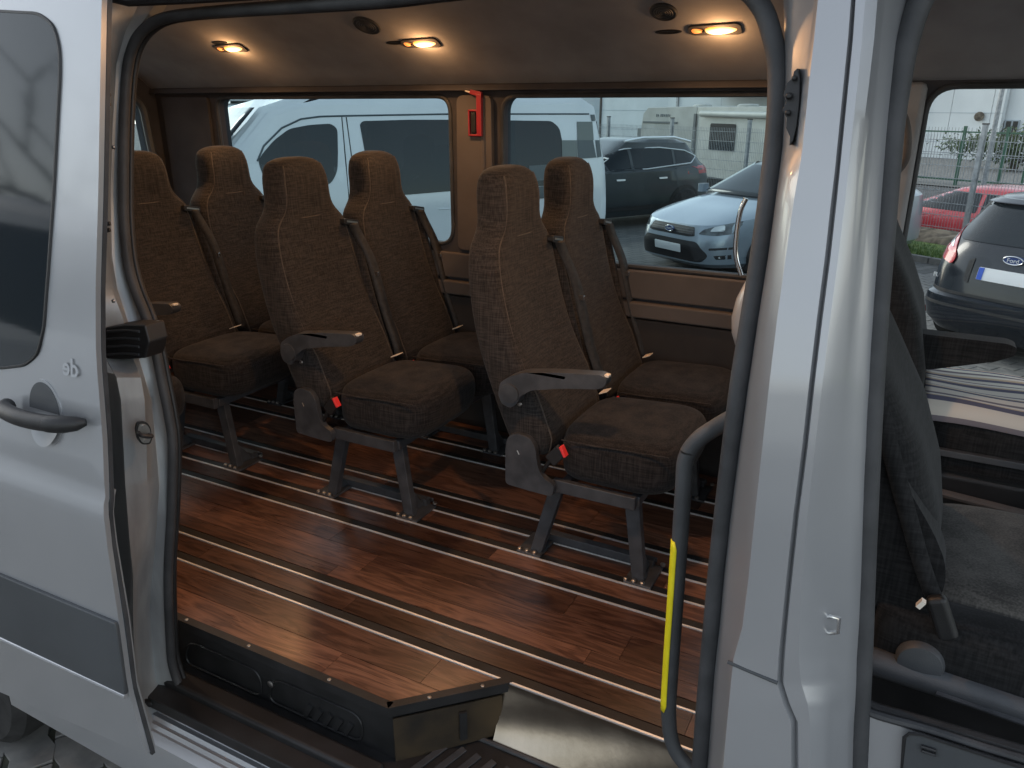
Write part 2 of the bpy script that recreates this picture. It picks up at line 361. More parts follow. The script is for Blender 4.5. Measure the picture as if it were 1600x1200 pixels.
def plate(polys, f, cuts=(), thick=None):
    """fill a 2-D polygon with holes, cut it along the second axis at 'cuts', map with f(u,v) and return an MB; thick: (function to the back surface)"""
    P3 = [[Vector((p[0], p[1], 0)) for p in q] for q in polys]
    flat = [p for q in P3 for p in q]; tri = tessellate_polygon(P3)
    b = bmesh.new(); vs = [b.verts.new(p) for p in flat]
    for t in tri:
        try: b.faces.new([vs[i] for i in t])
        except ValueError: pass
    for ax, cc in ((Vector((0, 1, 0)), cuts if not isinstance(cuts, dict) else cuts['v']), (Vector((1, 0, 0)), [] if not isinstance(cuts, dict) else cuts['u'])):
        for c in cc:
            bmesh.ops.bisect_plane(b, geom=b.verts[:] + b.edges[:] + b.faces[:], plane_co=ax * c, plane_no=ax, dist=1e-6)
    bmesh.ops.remove_doubles(b, verts=b.verts[:], dist=1e-6)
    b.verts.index_update(); b.faces.ensure_lookup_table()
    mb = MB(); V = [v.co.copy() for v in b.verts]; n = len(V)
    F = [[v.index for v in f_.verts] for f_ in b.faces]
    if thick is None:
        mb.add([f(v.x, v.y) for v in V], F)
    else:
        mb.add([f(v.x, v.y) for v in V] + [thick(v.x, v.y) for v in V], F + [[i + n for i in reversed(q)] for q in F])
        mb.add([], [])
        side = []
        for e in b.edges:
            if len(e.link_faces) == 1:
                i, j = e.verts[0].index, e.verts[1].index; side.append((i, j, j + n, i + n))
        mb.f += side; mb.mi += [0] * len(side)
    b.free(); return mb
def smooth_path(pts, k=6):
    pts = [Vector(p) for p in pts]; out = []
    for i in range(len(pts) - 1):
        p0 = pts[max(i - 1, 0)]; p1 = pts[i]; p2 = pts[i + 1]; p3 = pts[min(i + 2, len(pts) - 1)]
        for j in range(k):
            t = j / k
            out.append(.5 * ((2 * p1) + (p2 - p0) * t + (2 * p0 - 5 * p1 + 4 * p2 - p3) * t * t + (3 * p1 - p0 - 3 * p2 + p3) * t ** 3))
    out.append(pts[-1]); return out
def text(name, s, size, loc, rot, m, parent, ext=.002, bold=0., mirror=False):
    cu = bpy.data.curves.new(name, 'FONT'); cu.body = s; cu.size = size; cu.extrude = ext; cu.offset = bold; cu.align_x = 'CENTER'; cu.align_y = 'CENTER'
    tmp = bpy.data.objects.new(name, cu); COL.objects.link(tmp)
    dg = bpy.context.evaluated_depsgraph_get(); me = bpy.data.meshes.new_from_object(tmp.evaluated_get(dg))
    bpy.data.objects.remove(tmp); me.materials.clear(); me.materials.append(m)
    o = bpy.data.objects.new(name, me); COL.objects.link(o); o.parent = parent; o.location = loc; o.rotation_euler = rot
    if mirror: o.scale = (-1, 1, 1)
    return o

GZ = -.8          # parking ground
GZ2 = -1.35       # lower ground beyond the fence
Dv = Vector((.525, .851, 0)).normalized(); Pv = Vector((.851, -.525, 0)).normalized()

# ================================================================== THE SETTING
FP = Vector((.6, 14.8, 0))                      # foot of the tall fence post
def gp(a, b, z): return FP + Pv * a + Dv * b + Vector((0, 0, z))
g = MB(); g.sheet([[gp(-120, -60, GZ), gp(120, -60, GZ)], [gp(-120, -1.6, GZ), gp(120, -1.6, GZ)]])
struct('ground', g, M['ground'])
g = MB(); g.sheet([[gp(-120, .9, GZ2 + .02), gp(120, .9, GZ2 + .02)], [gp(-120, 60, GZ2 + .02), gp(120, 60, GZ2 + .02)]])
struct('lower_ground', g, M['asphalt'])
# verge: grass strip, then a low bank of bare earth dropping to the lower ground
g = MB(); rows = []
nb = 90
for j, (b_, z) in enumerate([(-1.6, GZ + .0), (-1.58, GZ + .05), (-1.2, GZ + .07), (-.55, GZ + .1)]):
    rows.append([gp(-30 + 60 * i / nb, b_, z + (random.uniform(-.012, .012) if j > 1 else 0)) for i in range(nb + 1)])
g.sheet(rows); struct('verge', g, M['grass'], smooth=True)
g = MB(); rows = []
for j, (b_, z) in enumerate([(-.55, GZ + .1), (-.45, GZ + .2), (-.2, GZ + .26), (.05, GZ + .24), (.4, GZ - .1), (.9, GZ2 + .02)]):
    rows.append([gp(-30 + 60 * i / (nb * 3), b_ + random.uniform(-.03, .03), z + random.uniform(-.03, .035) * (j in (1, 2, 3))) for i in range(nb * 3 + 1)])
g.sheet(rows); struct('earth_bank', g, M['earth'])
# grass blades on the part of the verge the photograph looks at
g = MB()
for i in range(4200):
    p = gp(random.uniform(-2.4, 1.4), random.uniform(-1.6, -.5), GZ + .06); h = random.uniform(.03, .09); a = random.uniform(0, 2 * pi); w = .006
    d = Vector((cos(a), sin(a), 0)); l = Vector((random.uniform(-.03, .03), random.uniform(-.03, .03), h))
    g.add([p - d * w, p + d * w, p + l], [(0, 1, 2)])
tag(g.build('grass', M['grass'], recalc=False), 'short green grass blades on the verge by the fence', None, None, 'stuff')
# kerb
for i in range(12):
    a = -7 + i * 1.0
    o = MB().box((0, 0, 0), (.985, .1, .14)).build('kerb_stone', M['paver'], bevel=.012)
    o.location = gp(a, -1.66, GZ + .02); o.rotation_euler = (0, 0, math.atan2(Pv.y, Pv.x)); tag(o, None, None, None, 'structure')

# ================================================================== THE MINIBUS
VAN = empty('minibus', (0, 1.1, GZ), 0, 'silver minibus with its sliding side door and front door open', 'minibus')
VO = Vector((0, 1.1, GZ))
T = Matrix.Translation(-VO)
def vb(mb, name, m, parent=VAN, **k): return mb.build(name, m, parent=parent, xf=T, **k)
ZC = [-.6 + .06 * i for i in range(42)] + [.565, .58, .46]
# -- floor and its planks
X0, X1 = -3.66, -.165
RAILS = [1.450, 1.572, 1.898, 2.014, 2.130, 2.247, 2.558, 2.672]
fl = vb(MB().prism([(X0, 1.27, -.03), (-1.02, 1.27, -.03), (-.80, 1.49, -.03), (X1, 1.49, -.03), (X1, 2.93, -.03), (X0, 2.93, -.03)], (0, 0, .022)), 'floor', M['black'])
for y in RAILS:
    x0, x1 = X0, X1
    vb(MB().span((x0, y + .004, -.008), (x1, y + .036, -.0015)), 'rail', M['black'], fl)
    vb(MB().span((x0, y - .003, -.008), (x1, y + .003, .0025)), 'rail_lip', M['alu'], fl)
strips = [(1.231, 1.446, 2), (1.488, 1.568, 1), (1.610, 1.894, 3), (1.936, 2.010, 1), (2.052, 2.126, 1), (2.168, 2.243, 1), (2.285, 2.554, 2), (2.596, 2.668, 1), (2.710, 2.925, 2)]
def clip_step(pts):
    """clip plank polygon (x,y) by the 45 degree cut of the step platform"""
    out = []
    def inside(p): return p[0] - p[1] <= -1.0 - 1.222 - .006
    for i in range(len(pts)):
        a, b = pts[i - 1], pts[i]; ia, ib = inside(a), inside(b)
        if ia != ib:
            fa = a[0] - a[1] + 2.228; fb = b[0] - b[1] + 2.228; t = fa / (fa - fb)
            out.append((a[0] + t * (b[0] - a[0]), a[1] + t * (b[1] - a[1])))
        if ib: out.append(b)
    return out
for si, (y0, y1, n) in enumerate(strips):
    if n == 3: ys = [y0, y0 + .060, y0 + .172, y1]
    else: ys = [y0 + (y1 - y0) * k / n for k in range(n + 1)]
    for k in range(n):
        a, b = ys[k], ys[k + 1]; x = X0 - random.uniform(0, .8)
        while x < X1:
            ln = random.choice((.62, .75, .9, 1.05)); xa, xb = max(x, X0), min(x + ln, X1); x += ln
            if xb - xa < .02: continue
            q = [(xa + .0006, a + .0008), (xb - .0006, a + .0008), (xb - .0006, b - .0008), (xa + .0006, b - .0008)]
            if si == 0: q = clip_step(q)
            if len(q) < 3: continue
            vb(MB().prism([(p[0], p[1], -.0079) for p in q], (0, 0, .0075)), 'plank', M['wood'], fl)
# -- step box under the platform, its edge trim with rivets
sb = MB()
sb.prism([(X0, 1.235, -.031), (-1.0, 1.235, -.031), (-.785, 1.45, -.031), (-.785, 1.6, -.031), (X0, 1.6, -.031)], (0, 0, -.19))
STEP = vb(sb, 'step_box', M['black'], bevel=.004)
tr = MB()
for A, B in (((-1.95, 1.222), (-1.0, 1.222)), ((-1.0, 1.222), (-.768, 1.452))):
    A = Vector((*A, 0)); B = Vector((*B, 0)); d = (B - A).normalized(); nrm = Vector((d.y, -d.x, 0)); inn = -nrm
    tr.prism([A + inn * .024 + Vector((0, 0, .003)), A + Vector((0, 0, .003)), A + Vector((0, 0, -.026)), A + inn * .004 + Vector((0, 0, -.026)), A + inn * .004 + Vector((0, 0, -.001)), A + inn * .024 + Vector((0, 0, -.001))], B - A)
vb(tr, 'edge_trim', M['black'], STEP)
for x, y in ((-1.74, 1.234), (-1.49, 1.234), (-1.2, 1.234), (-.93, 1.304), (-.83, 1.404)):
    vb(MB().lathe([(.0055, 0), (.005, .0015), (.003, .0025)], (x, y, .003), 'z', 12), 'rivet', M['bolt'], STEP, smooth=True)
# recessed slots in the step box wall
for cx, w in ((-1.62, .16), (-1.27, .17)):
    q = rnd_poly([(cx - w, -.165), (cx + w, -.165), (cx + w, -.075), (cx - w * .8, -.075)], .04, 5)
    ring = MB(); ring.tube([(p[0], 1.233, p[1]) for p in q], .0035, 6, closed=True); vb(ring, 'slot_rim', M['black'], STEP, smooth=True)
    for k in range(5 if cx > -1.5 else 0):
        vb(MB().box((cx - w * .1 + k * .035, 1.231, -.135), (.016, .006, .05), Matrix.Rotation(radians(30), 3, 'Y')), 'slot_rib', M['black'], STEP)
vb(MB().lathe([(.011, 0), (.011, -.004), (.007, -.006)], (-1.42, 1.234, -.10), 'y', 14), 'plug', M['bolt'], STEP, smooth=True)
M['warm_tint'] = vary(mat('painted_warm_light', (.05, .036, .02), .5, .2), (.02, .017, .014), (.075, .052, .028), 7, 7, .2, lo=.3, hi=.7)  # warm light painted on a thin added plate over the black step box
vb(MB().prism([(-.995, 1.232, -.034), (-.791, 1.436, -.034), (-.791, 1.436, -.10), (-.797, 1.430, -.10), (-.797, 1.430, -.162), (-.995, 1.232, -.178)], (.003, -.003, 0)), 'warm_light_plate', M['warm_tint'], STEP)
vb(MB().box((-.86, 1.352, -.1), (.02, .006, .09), Matrix.Rotation(radians(45), 3, 'Z')), 'bracket', M['black'], STEP)
# kick plate of brushed steel, dented a little
rows = []
for j in range(15):
    z = .0 - .172 * j / 14; rows.append([Vector((-.80 + .64 * i / 40, 1.447 - (.004 if j == 0 else .0) - .006 * sin(9 * i / 40 + j * .35) * sin(j / 14 * pi) - .05 * (j / 14) ** 2, z)) for i in range(41)])
vb(MB().sheet(rows), 'kick_plate', M['steel'], smooth=True)
# lower step with rubber mat and ribs
stp = vb(MB().span((-2.2, 1.085, -.212), (-.13, 1.5, -.172)), 'lower_step', M['black'], bevel=.006)
for k in range(17):
    x = -.93 + k * .045
    vb(MB().box((x, 1.24, -.1685), (.02, .22, .006), Matrix.Rotation(radians(-16), 3, 'Z')), 'rib', M['seal'], stp, bevel=.002)
vb(MB().tube(smooth_path([(-.98, 1.36, -.168), (-.97, 1.388, -.168), (-.9, 1.395, -.168), (-.5, 1.395, -.168), (-.2, 1.395, -.168)]), .007, 8), 'mat_rim', M['seal'], stp, smooth=True)
# sill: painted outer lip with ridges and scuffs
secs = [(1.02, -.42), (1.022, -.30), (1.03, -.262), (1.05, -.245), (1.058, -.2465), (1.064, -.235), (1.075, -.238), (1.082, -.228), (1.098, -.232), (1.105, -.222), (1.125, -.221)]
vb(MB().sheet([[Vector((x, y, z)) for y, z in secs] for x in (-2.4, -1.9, -1.4, -.9, -.4, -.12)]), 'sill', M['silver'], smooth=30)
for k in range(3):
    vb(MB().span((-1.85, 1.128 + k * .02, -.222), (-1.0, 1.140 + k * .02, -.2175 + .004 * k)), 'sill_strip', M['black'], bevel=.002)
vb(MB().span((-1.95, 1.14, -.222), (-1.0, 1.2, -.15)), 'sill_ledge', M['black'], bevel=.012)

# -- far wall with two windows (x,z) on y = 2.93
W1 = rnd_poly([(-3.22, .845), (-1.845, .845), (-1.845, 1.468), (-3.22, 1.468)], [.08, .08, .07, .06], 7)
W2 = rnd_poly([(-1.595, .825), (-.16, .825), (-.16, 1.468), (-1.595, 1.468)], [.08, .08, .07, .07], 7)
W3 = rnd_poly([(-.055, .44), (1.9, .44), (1.9, 1.488), (-.055, 1.488)], [.1, .05, .05, .085], 8)
def fy(yo): return lambda u, v: Vector((u, yo, v))
WALL = vb(plate([[(X0, .62), (2.3, .3), (2.3, 1.64), (X0, 1.64)], W1, W2, W3], fy(2.93), (), fy(3.0)), 'far_wall', M['liner_dark'])
for w_, nm, m_ in ((W1, 'window_pane', 'pane'), (W2, 'window_pane', 'pane'), (W3, 'window_pane', 'pane_clear')):
    vb(plate([w_], fy(2.975)), nm, M[m_], WALL, recalc=False)
    vb(MB().tube([(p.x, 2.93, p.y) for p in w_], .010, 8, closed=True), 'window_seal', M['seal'], WALL, smooth=True)
# trims of the far wall
vb(MB().span((-3.6, 2.905, .70), (-.14, 2.93, .815)), 'waist_trim', M['trim'], WALL, bevel=.008)
vb(MB().span((-3.6, 2.89, .625), (-.14, 2.93, .690)), 'waist_ledge', M['trim'], WALL, bevel=.01)
vb(MB().span((-3.66, 2.90, -.12), (2.2, 2.94, .44)), 'lower_trim', M['trim_low'], WALL, bevel=.005)
vb(MB().span((-3.6, 2.902, .44), (-.14, 2.938, .618)), 'lower_trim', M['trim_low'], WALL, bevel=.005)
vb(plate([rnd_poly([(-1.81, .83), (-1.63, .83), (-1.635, 1.47), (-1.80, 1.47)], .03, 3)], fy(2.905), (), fy(2.929)), 'pillar_trim', M['trim'], WALL, bevel=.006)
vb(MB().tube([(-1.668, 2.905, .84), (-1.672, 2.905, 1.15), (-1.675, 2.91, 1.46)], .012, 8), 'pillar_ridge', M['trim'], WALL, smooth=True)
vb(plate([rnd_poly([(-3.6, .83), (-3.27, .83), (-3.265, 1.47), (-3.6, 1.47)], .02, 3)], fy(2.912), (), fy(2.929)), 'rear_pillar_trim', M['liner_dark'], WALL, bevel=.006)
# -- ceiling, curving down to the walls
CY = [1.325, 1.335, 1.345, 1.48, 1.63, 1.80, 2.04, 2.28, 2.45, 2.60, 2.75, 2.85, 2.905, 2.93]
CZ = [1.66, 1.67, 1.68, 1.72, 1.78, 1.84, 1.865, 1.84, 1.78, 1.70, 1.62, 1.56, 1.515, 1.505]
def ceil_z(x, y): return lerp(y, CY, CZ) 
rows = []
for i in range(60):
    x = X0 + (2.3 - X0) * i / 59; rows.append([Vector((x, y, ceil_z(x, y))) for y in CY])
CEIL = vb(MB().sheet(rows), 'ceiling', M['liner'], smooth=True)
vb(MB().prism([(X0, 2.885, 1.487), (X0, 2.93, 1.487), (X0, 2.93, 1.513), (X0, 2.90, 1.513)], (3.46, 0, 0)), 'window_header', M['liner_dark'], CEIL, bevel=.006)
rows = []
for i in range(2): rows.append([Vector((X0 + 3.7 * i, y, z)) for y, z in ((1.18, 1.665), (1.22, 1.7), (1.6, 1.76), (2.04, 1.78), (2.6, 1.74), (3.0, 1.66))])
vb(MB().sheet([[Vector((x, y, z)) for y, z in ((1.27, 1.71), (1.31, 1.82), (1.6, 1.93), (2.04, 1.97), (2.5, 1.93), (2.9, 1.80), (3.0, 1.64), (3.0, 1.49))] for x in (X0 - .03, 2.4)]), 'roof', M['silver'], smooth=True, solid=.004)
# lamps in the ceiling: three over the far side, their twins over the door side
def hit_ceil(px, py):
    d = ray(px, py); t = 1.2 / d.y
    for k in range(400):
        P = CAM + d * (t + k * .005 / d.y)
        if P.z > ceil_z(P.x, P.y) and P.y > 2.3: break
    return P
def tilted(c):
    """frame lying on the ceiling at c: u along the van, v up the slope, w into the cabin"""
    e = .02; sl = (ceil_z(c.x, c.y + e) - ceil_z(c.x, c.y - e)) / (2 * e); v = Vector((0, 1, sl)).normalized(); w = Vector((0, sl, -1)).normalized()
    return lambda a, b_, h: Vector((c.x + a, 0, 0)) + Vector((0, c.y, ceil_z(c.x, c.y))) + v * b_ + w * h, w
def ceiling_lamp(c, power=LAMP_POWER):
    F_, w = tilted(c)
    LT = vb(plate([rnd_poly([(-.085, -.024), (.085, -.030), (.085, .030), (-.085, .024)], .022, 5)], lambda u, v: F_(u, v, .006), (), lambda u, v: F_(u, v, -.004)), 'ceiling_lamp', M['liner_dark'], bevel=.003)
    def dome(cx, a, b_, h):
        return MB().loft([[F_(cx + a * s_ * abs(cos(2 * pi * k / 28)) ** .8 * (1 if cos(2 * pi * k / 28) > 0 else -1), b_ * s_ * sin(2 * pi * k / 28) * (1 - .35 * cos(2 * pi * k / 28)), .004 + h * sqrt(max(0, 1 - s_ * s_))) for k in range(28)] for s_ in (1, .95, .82, .6, .3, .08)], False, True)
    vb(dome(.020, .052, .018, .012), 'lens', M['lens'], LT, smooth=True)
    vb(dome(-.055, .020, .012, .007), 'reading_lens', M['lens_dim'], LT, smooth=True)
    vb(MB().box(F_(-.032, 0, .009), (.010, .022, .006)), 'switch', M['black'], LT, bevel=.002)
    for kind_, pw, dist in (('AREA', power, .022), ('POINT', LAMP_POWER * .28, .040)):
        ld = bpy.data.lights.new('lamp_light', kind_); ld.energy = pw; ld.color = (1, .52, .22)
        if kind_ == 'AREA': ld.shape = 'RECTANGLE'; ld.size = .09; ld.size_y = .03
        else: ld.shadow_soft_size = .014
        lo = bpy.data.objects.new('lamp_light', ld); COL.objects.link(lo); lo.location = F_(.02, 0, dist) - VO; lo.parent = VAN
        lo.rotation_euler = (-(w if c.y > 2 else Vector((-.25, -.2, -1)))).to_track_quat('Z', 'Y').to_euler()
for px, py in ((360, 74), (657, 65), (1117, 44)):
    c = hit_ceil(px, py); ceiling_lamp(c); ceiling_lamp(Vector((c.x, 1.40, c.z)), ENTRY_POWER if px > 1000 else LAMP_POWER * .5)
# round loudspeakers
for px, py, r in ((573, 39, .050), (1037, 17, .040)):
    c = hit_ceil(px, py); F_, w = tilted(c)
    vb(MB().loft([[F_(q * cos(a), q * sin(a), h) for a in [2 * pi * k / 30 for k in range(30)]] for q, h in ((r + .004, -.003), (r + .004, .004), (r, .007), (r - .005, .005), (.012, .0055), (.001, .006))]), 'ceiling_speaker', M['seal'], smooth=True)
    for k in range(4): vb(MB().tube([F_((r * .2 + r * .18 * k) * cos(a * pi / 12), (r * .2 + r * .18 * k) * sin(a * pi / 12), .006) for a in range(24)], .0014, 5, closed=True), 'speaker_ring', M['grey_plastic'], kids(VAN)[-1] if False else VAN)
for a_, b_ in ((350, 372), (620, 652), (1040, 1085)):
    c = hit_ceil((a_ + b_) / 2 - 18, {350: 66, 620: 66, 1040: 48}[a_]); F_, w = tilted(c)
    vb(MB().loft([[F_(q * .045 * cos(a), q * .012 * sin(a), h) for a in [2 * pi * k / 20 for k in range(20)]] for q, h in ((1, -.002), (1, .002), (.8, .003), (.7, .001), (.1, .0))]), 'ceiling_slot', M['black'], smooth=True)

# -- rear end of the saloon: rear door with a window
def fx(xo): return lambda u, v: Vector((xo, u, v))
RW = rnd_poly([(2.15, .9), (2.875, .9), (2.84, 1.475), (2.15, 1.475)], [.05, .09, .09, .05], 6)
RW0 = rnd_poly([(1.25, .9), (1.95, .9), (1.95, 1.475), (1.28, 1.475)], .06, 6)
RD = vb(plate([[(1.15, -.03), (2.95, -.03), (2.93, 1.62), (1.2, 1.62)], RW, RW0], fx(-3.66), (), fx(-3.74)), 'rear_door', M['liner_dark'])
for w_ in (RW, RW0):
    vb(plate([w_], fx(-3.70)), 'window_pane', M['pane'], RD, recalc=False)
    vb(MB().tube([(-3.655, p.x, p.y) for p in w_], .022, 8, closed=True), 'window_frame', M['grey_plastic'], RD, smooth=True)
vb(MB().span((-3.655, 1.3, .1), (-3.63, 2.75, .82)), 'door_trim', M['trim_low'], RD, bevel=.01)

# ------------------------------------------------------------------ body side: rear (C) jamb
crow = [(-30, 262, 235, 200, 164), (10, 240, 215, 190, 163), (50, 212, 196, 182, 163), (100, 193, 182, 173, 162), (200, 186, 176, 170, 160), (300, 182, 173, 168, 158), (400, 186, 175, 169, 157), (450, 196, 183, 174, 157), (500, 212, 199, 193, 160), (560, 230, 217, 208, 166),
        (590, 238, 226, 220, 182), (625, 243, 236, 226, 189), (660, 249, 240, 227, 191), (700, 256, 244, 229, 193), (760, 261, 249, 230, 196), (850, 260, 243, 222, 203), (900, 257, 238, 217, 208), (950, 256, 235, 215, 208), (1000, 259, 238, 217, 209), (1050, 266, 243, 221, 211), (1090, 277, 252, 228, 214), (1115, 290, 264, 236, 218), (1140, 305, 280, 250, 226)]
rows = []
for py, s_, f_, w2, w1 in crow:
    deep = 1 if py > 580 else .25
    a = onp(s_, py, .12); b = onp(f_, py, .105); c = onp(w2, py, .05 + .035 * (1 - deep)); d = onp(w1, py, -.0 + .06 * (1 - deep))
    e = d + Vector((-.03, .015, 0)); h = Vector((d.x - .55, bprof(d.z), d.z))
    rows.append([a + Vector((.004, .03, 0)), a, b, c, d, e, h])
rows2 = []
for i in range(len(rows) - 1):
    for k in range(4):
        t = k / 4; rows2.append([rows[i][j].lerp(rows[i + 1][j], t) for j in range(7)])
rows2.append(rows[-1])
CJ = vb(MB().sheet(rows2), 'rear_door_jamb', M['silver_jamb'], smooth=35)
# striker on the jamb
sc = onp(221, 675, .02)
xd = (onp(226, 660, .05) - onp(191, 660, 0)).normalized(); zd = Vector((0, 0, 1)); nd = Vector((xd.y, -xd.x, 0)).normalized()
def sm(u, v, w): return sc + xd * u + zd * v + nd * w
q = rnd_poly([(-.016, -.014), (-.008, -.03), (.012, -.03), (.02, -.014), (.02, .016), (.012, .03), (-.008, .03), (-.016, .012)], .006, 3)
STK = vb(plate([q], lambda u, v: sm(u, v, .004), (), lambda u, v: sm(u, v, .010)), 'striker', M['black'])
q = rnd_poly([(-.012, -.012), (-.006, -.025), (.009, -.025), (.016, -.012), (.016, .014), (.009, .025), (-.006, .025), (-.012, .01)], .005, 3)
vb(plate([q], lambda u, v: sm(u, v, .011), (), lambda u, v: sm(u, v, .013)), 'striker_plate', M['bolt'], STK)
vb(MB().tube(smooth_path([sm(-.012, .002, .012), sm(-.012, .0, .028), sm(.002, -.002, .032), sm(.012, -.003, .028), sm(.014, -.003, .012)]), .005, 8), 'striker_loop', M['black'], STK, smooth=True)
for v in (-.018, .018): vb(MB().tube([sm(.003, v, .013), sm(.003, v, .017)], .005, 10), 'screw', M['bolt'], STK, smooth=True)
# rubber buffer block above
bpts = [(163, 512), (195, 507), (226, 508), (233, 535), (226, 560), (190, 562), (163, 560)]
bb = MB().prism([onp(x, y, .045) for x, y in bpts], (0, .055, 0)); BUF = vb(bb, 'door_buffer', M['black'], bevel=.006)
for k in range(4):
    y = 517 + 12 * k; vb(MB().tube([onp(168, y + 1, .043), onp(195, y - 1, .043), onp(218, y + 1, .045)], .0035, 8), 'buffer_rib', M['seal'], BUF, smooth=True)
# small clips beside the door edge
for py in (150, 165, 352, 362): vb(MB().tube([onp(158, py, .03), onp(172, py - 3, .04)], .005, 8), 'clip', M['black'], smooth=True)
for py in (230, 470, 690, 905): vb(MB().lathe([(.005, 0), (.004, -.004), (.001, -.005)], onp(178 if py < 600 else 213, py, .05), 'y', 10), 'bolt', M['bolt'], smooth=True)
# lower guide arm of the sliding door
vb(MB().tube(smooth_path([onp(205, 1092, .0), onp(230, 1098, .05), onp(262, 1098, .09), onp(300, 1085, .13)]), .011, 10), 'door_arm', M['black'], smooth=True)
# roof rail above the opening
rows = []
for x in (-1.66, -1.3, -.9, -.5, -.15, .3, 1.4):
    rows.append([Vector((x, 1.24, 1.70)), Vector((x, 1.245, 1.715)), Vector((x, 1.275, 1.72)), Vector((x, 1.335, 1.70)), Vector((x, 1.35, 1.675))])
vb(MB().sheet(rows), 'roof_rail', M['silver_jamb'], smooth=True)
vb(MB().tube([onp(160, -8, .02), onp(200, 2, .05), onp(290, -2, .07), onp(420, -10, .08), onp(600, -30, .08)], .011, 8), 'upper_track', M['black'], smooth=True)

# -- door seal round the opening
sl = [(300, 1103), (284, 1080), (270, 1040), (266, 1000), (263, 900), (268, 800), (270, 700), (264, 650), (254, 600), (244, 550), (230, 500), (212, 455), (200, 410), (194, 350), (193, 300), (194, 200), (198, 120), (208, 72), (230, 42), (266, 26), (350, 17), (480, 8), (600, -1), (700, -14), (900, -34), (1080, -38), (1150, -26), (1188, 8), (1206, 55), (1215, 110), (1212, 200), (1201, 300), (1187, 400), (1171, 500), (1155, 600), (1142, 700), (1130, 800), (1119, 900), (1110, 1000), (1101, 1100), (1093, 1200), (1088, 1260)]
path = smooth_path([onp(x, y, .125) for x, y in sl], 5)
vb(MB().tube(path, [lerp(p.x, [-1.5, -.4], [.0125, .0155]) for p in path], 12), 'door_seal', M['seal'], smooth=True)
path2 = [p + Vector((0, .020, 0)) for p in path]
cx_ = sum((p.x for p in path), 0) / len(path); cz_ = sum((p.z for p in path), 0) / len(path)
vb(MB().tube([Vector((cx_ + (p.x - cx_) * 1.0, p.y, cz_ + (p.z - cz_) * .992)) for p in path2], [lerp(p.x, [-1.5, -.4], [.007, .013]) for p in path2], 10), 'seal_lip', M['black'], smooth=True)

# ------------------------------------------------------------------ B pillar between the doors
def row(py, cols):
    return [onp(x, py, o) if not isinstance(x, tuple) else x[0] for x, o in cols]
brow = [
 # py : inner recess start, recess, panel edge, panel start, groove L, groove R, ridge, ridge end, recess2, flange2
 (-60, 1222, 1242, 1278, 1284, 1334, 1341, 1356, 1376, 1392, 1424),
 (60, 1226, 1240, 1264, 1272, 1325, 1333, 1347, 1366, 1378, 1406),
 (130, 1226, 1238, 1254, 1264, 1318, 1326, 1340, 1358, 1372, 1401),
 (230, 1222, 1230, 1243, 1254, 1308, 1316, 1329, 1345, 1364, 1393),
 (270, 1217, 1222, 1226, 1248, 1304, 1312, 1325, 1341, 1361, 1390),
 (310, 1212, 1214, 1217, 1241, 1299, 1308, 1321, 1337, 1358, 1387),
 (400, 1200, 1202, 1205, 1228, 1289, 1298, 1310, 1327, 1352, 1381),
 (500, 1184, 1187, 1193, 1214, 1276, 1285, 1297, 1314, 1345, 1374),
 (600, 1169, 1174, 1184, 1202, 1264, 1273, 1285, 1302, 1339, 1368),
 (700, 1155, 1162, 1175, 1191, 1253, 1262, 1273, 1290, 1334, 1363),
 (800, 1142, 1150, 1165, 1180, 1240, 1249, 1262, 1278, 1330, 1358),
 (900, 1131, 1139, 1158, 1170, 1229, 1238, 1254, 1272, 1327, 1355),
 (980, 1124, 1132, 1150, 1160, 1221, 1230, 1250, 1270, 1324, 1351),
 (1030, 1118, 1128, 1138, 1146, 1216, 1226, 1248, 1270, 1322, 1348),
 (1068, 1114, 1124, 1136, 1142, 1214, 1224, 1252, 1274, 1321, 1346),
 (1100, 1112, 1121, 1133, 1139, 1224, 1234, 1262, 1283, 1320, 1344),
 (1130, 1110, 1118, 1130, 1136, 1236, 1247, 1266, 1286, 1318, 1342),
 (1200, 1105, 1112, 1124, 1130, 1236, 1248, 1266, 1284, 1317, 1340),
 (1300, 1098, 1105, 1116, 1122, 1236, 1248, 1266, 1284, 1317, 1338)]
offs = (.12, .075, .035, 0, 0, 0, 0, .015, .075, .11)
rows = []
for r in brow:
    c = []
    for j in range(10):
        c.append(onp(r[1 + j], r[0], offs[j]))
    gl, gr = c[4], c[5]; mid = (gl + gr) / 2 + Vector((0, .012, 0))
    rr = [c[0] + Vector((-.002, .03, 0)), c[0], c[1], c[2], c[2].lerp(c[3], .5) + Vector((0, -.004, 0)), c[3], c[3].lerp(c[4], .33), c[3].lerp(c[4], .67), gl, gl.lerp(mid, .5), mid, gr.lerp(mid, .5), gr, c[6], c[7], c[7].lerp(c[8], .5) + Vector((0, .006, 0)), c[8], c[9], c[9] + Vector((.004, .03, 0))]
    rows.append(rr)
rows2 = []
for i in range(len(rows) - 1):
    for k in range(5):
        t = k / 5; rows2.append([rows[i][j].lerp(rows[i + 1][j], t) for j in range(len(rr))])
rows2.append(rows[-1])
BP = vb(MB().sheet(rows2), 'door_pillar', M['silver'], smooth=32)
# latch recess and its mechanism near the top of the pillar
lm = MB()
lm.prism([onp(x, y, .028) for x, y in ((1246, 106), (1240, 112), (1238, 122), (1229, 130), (1224, 148), (1228, 160), (1222, 172), (1229, 184), (1228, 200), (1234, 214), (1233, 228), (1239, 220), (1245, 196), (1249, 160), (1250, 122))], (0, .03, 0))
for (x, y), r in zip([(1233, 150), (1231, 176), (1241, 122)], (.005, .004, .004)):
    c = onp(x, y, .022); lm.lathe([(r * .6, -.004), (r, -.001), (r, .01)], c, 'y', 10)
vb(lm, 'door_catch', M['black'], BP, bevel=.002)
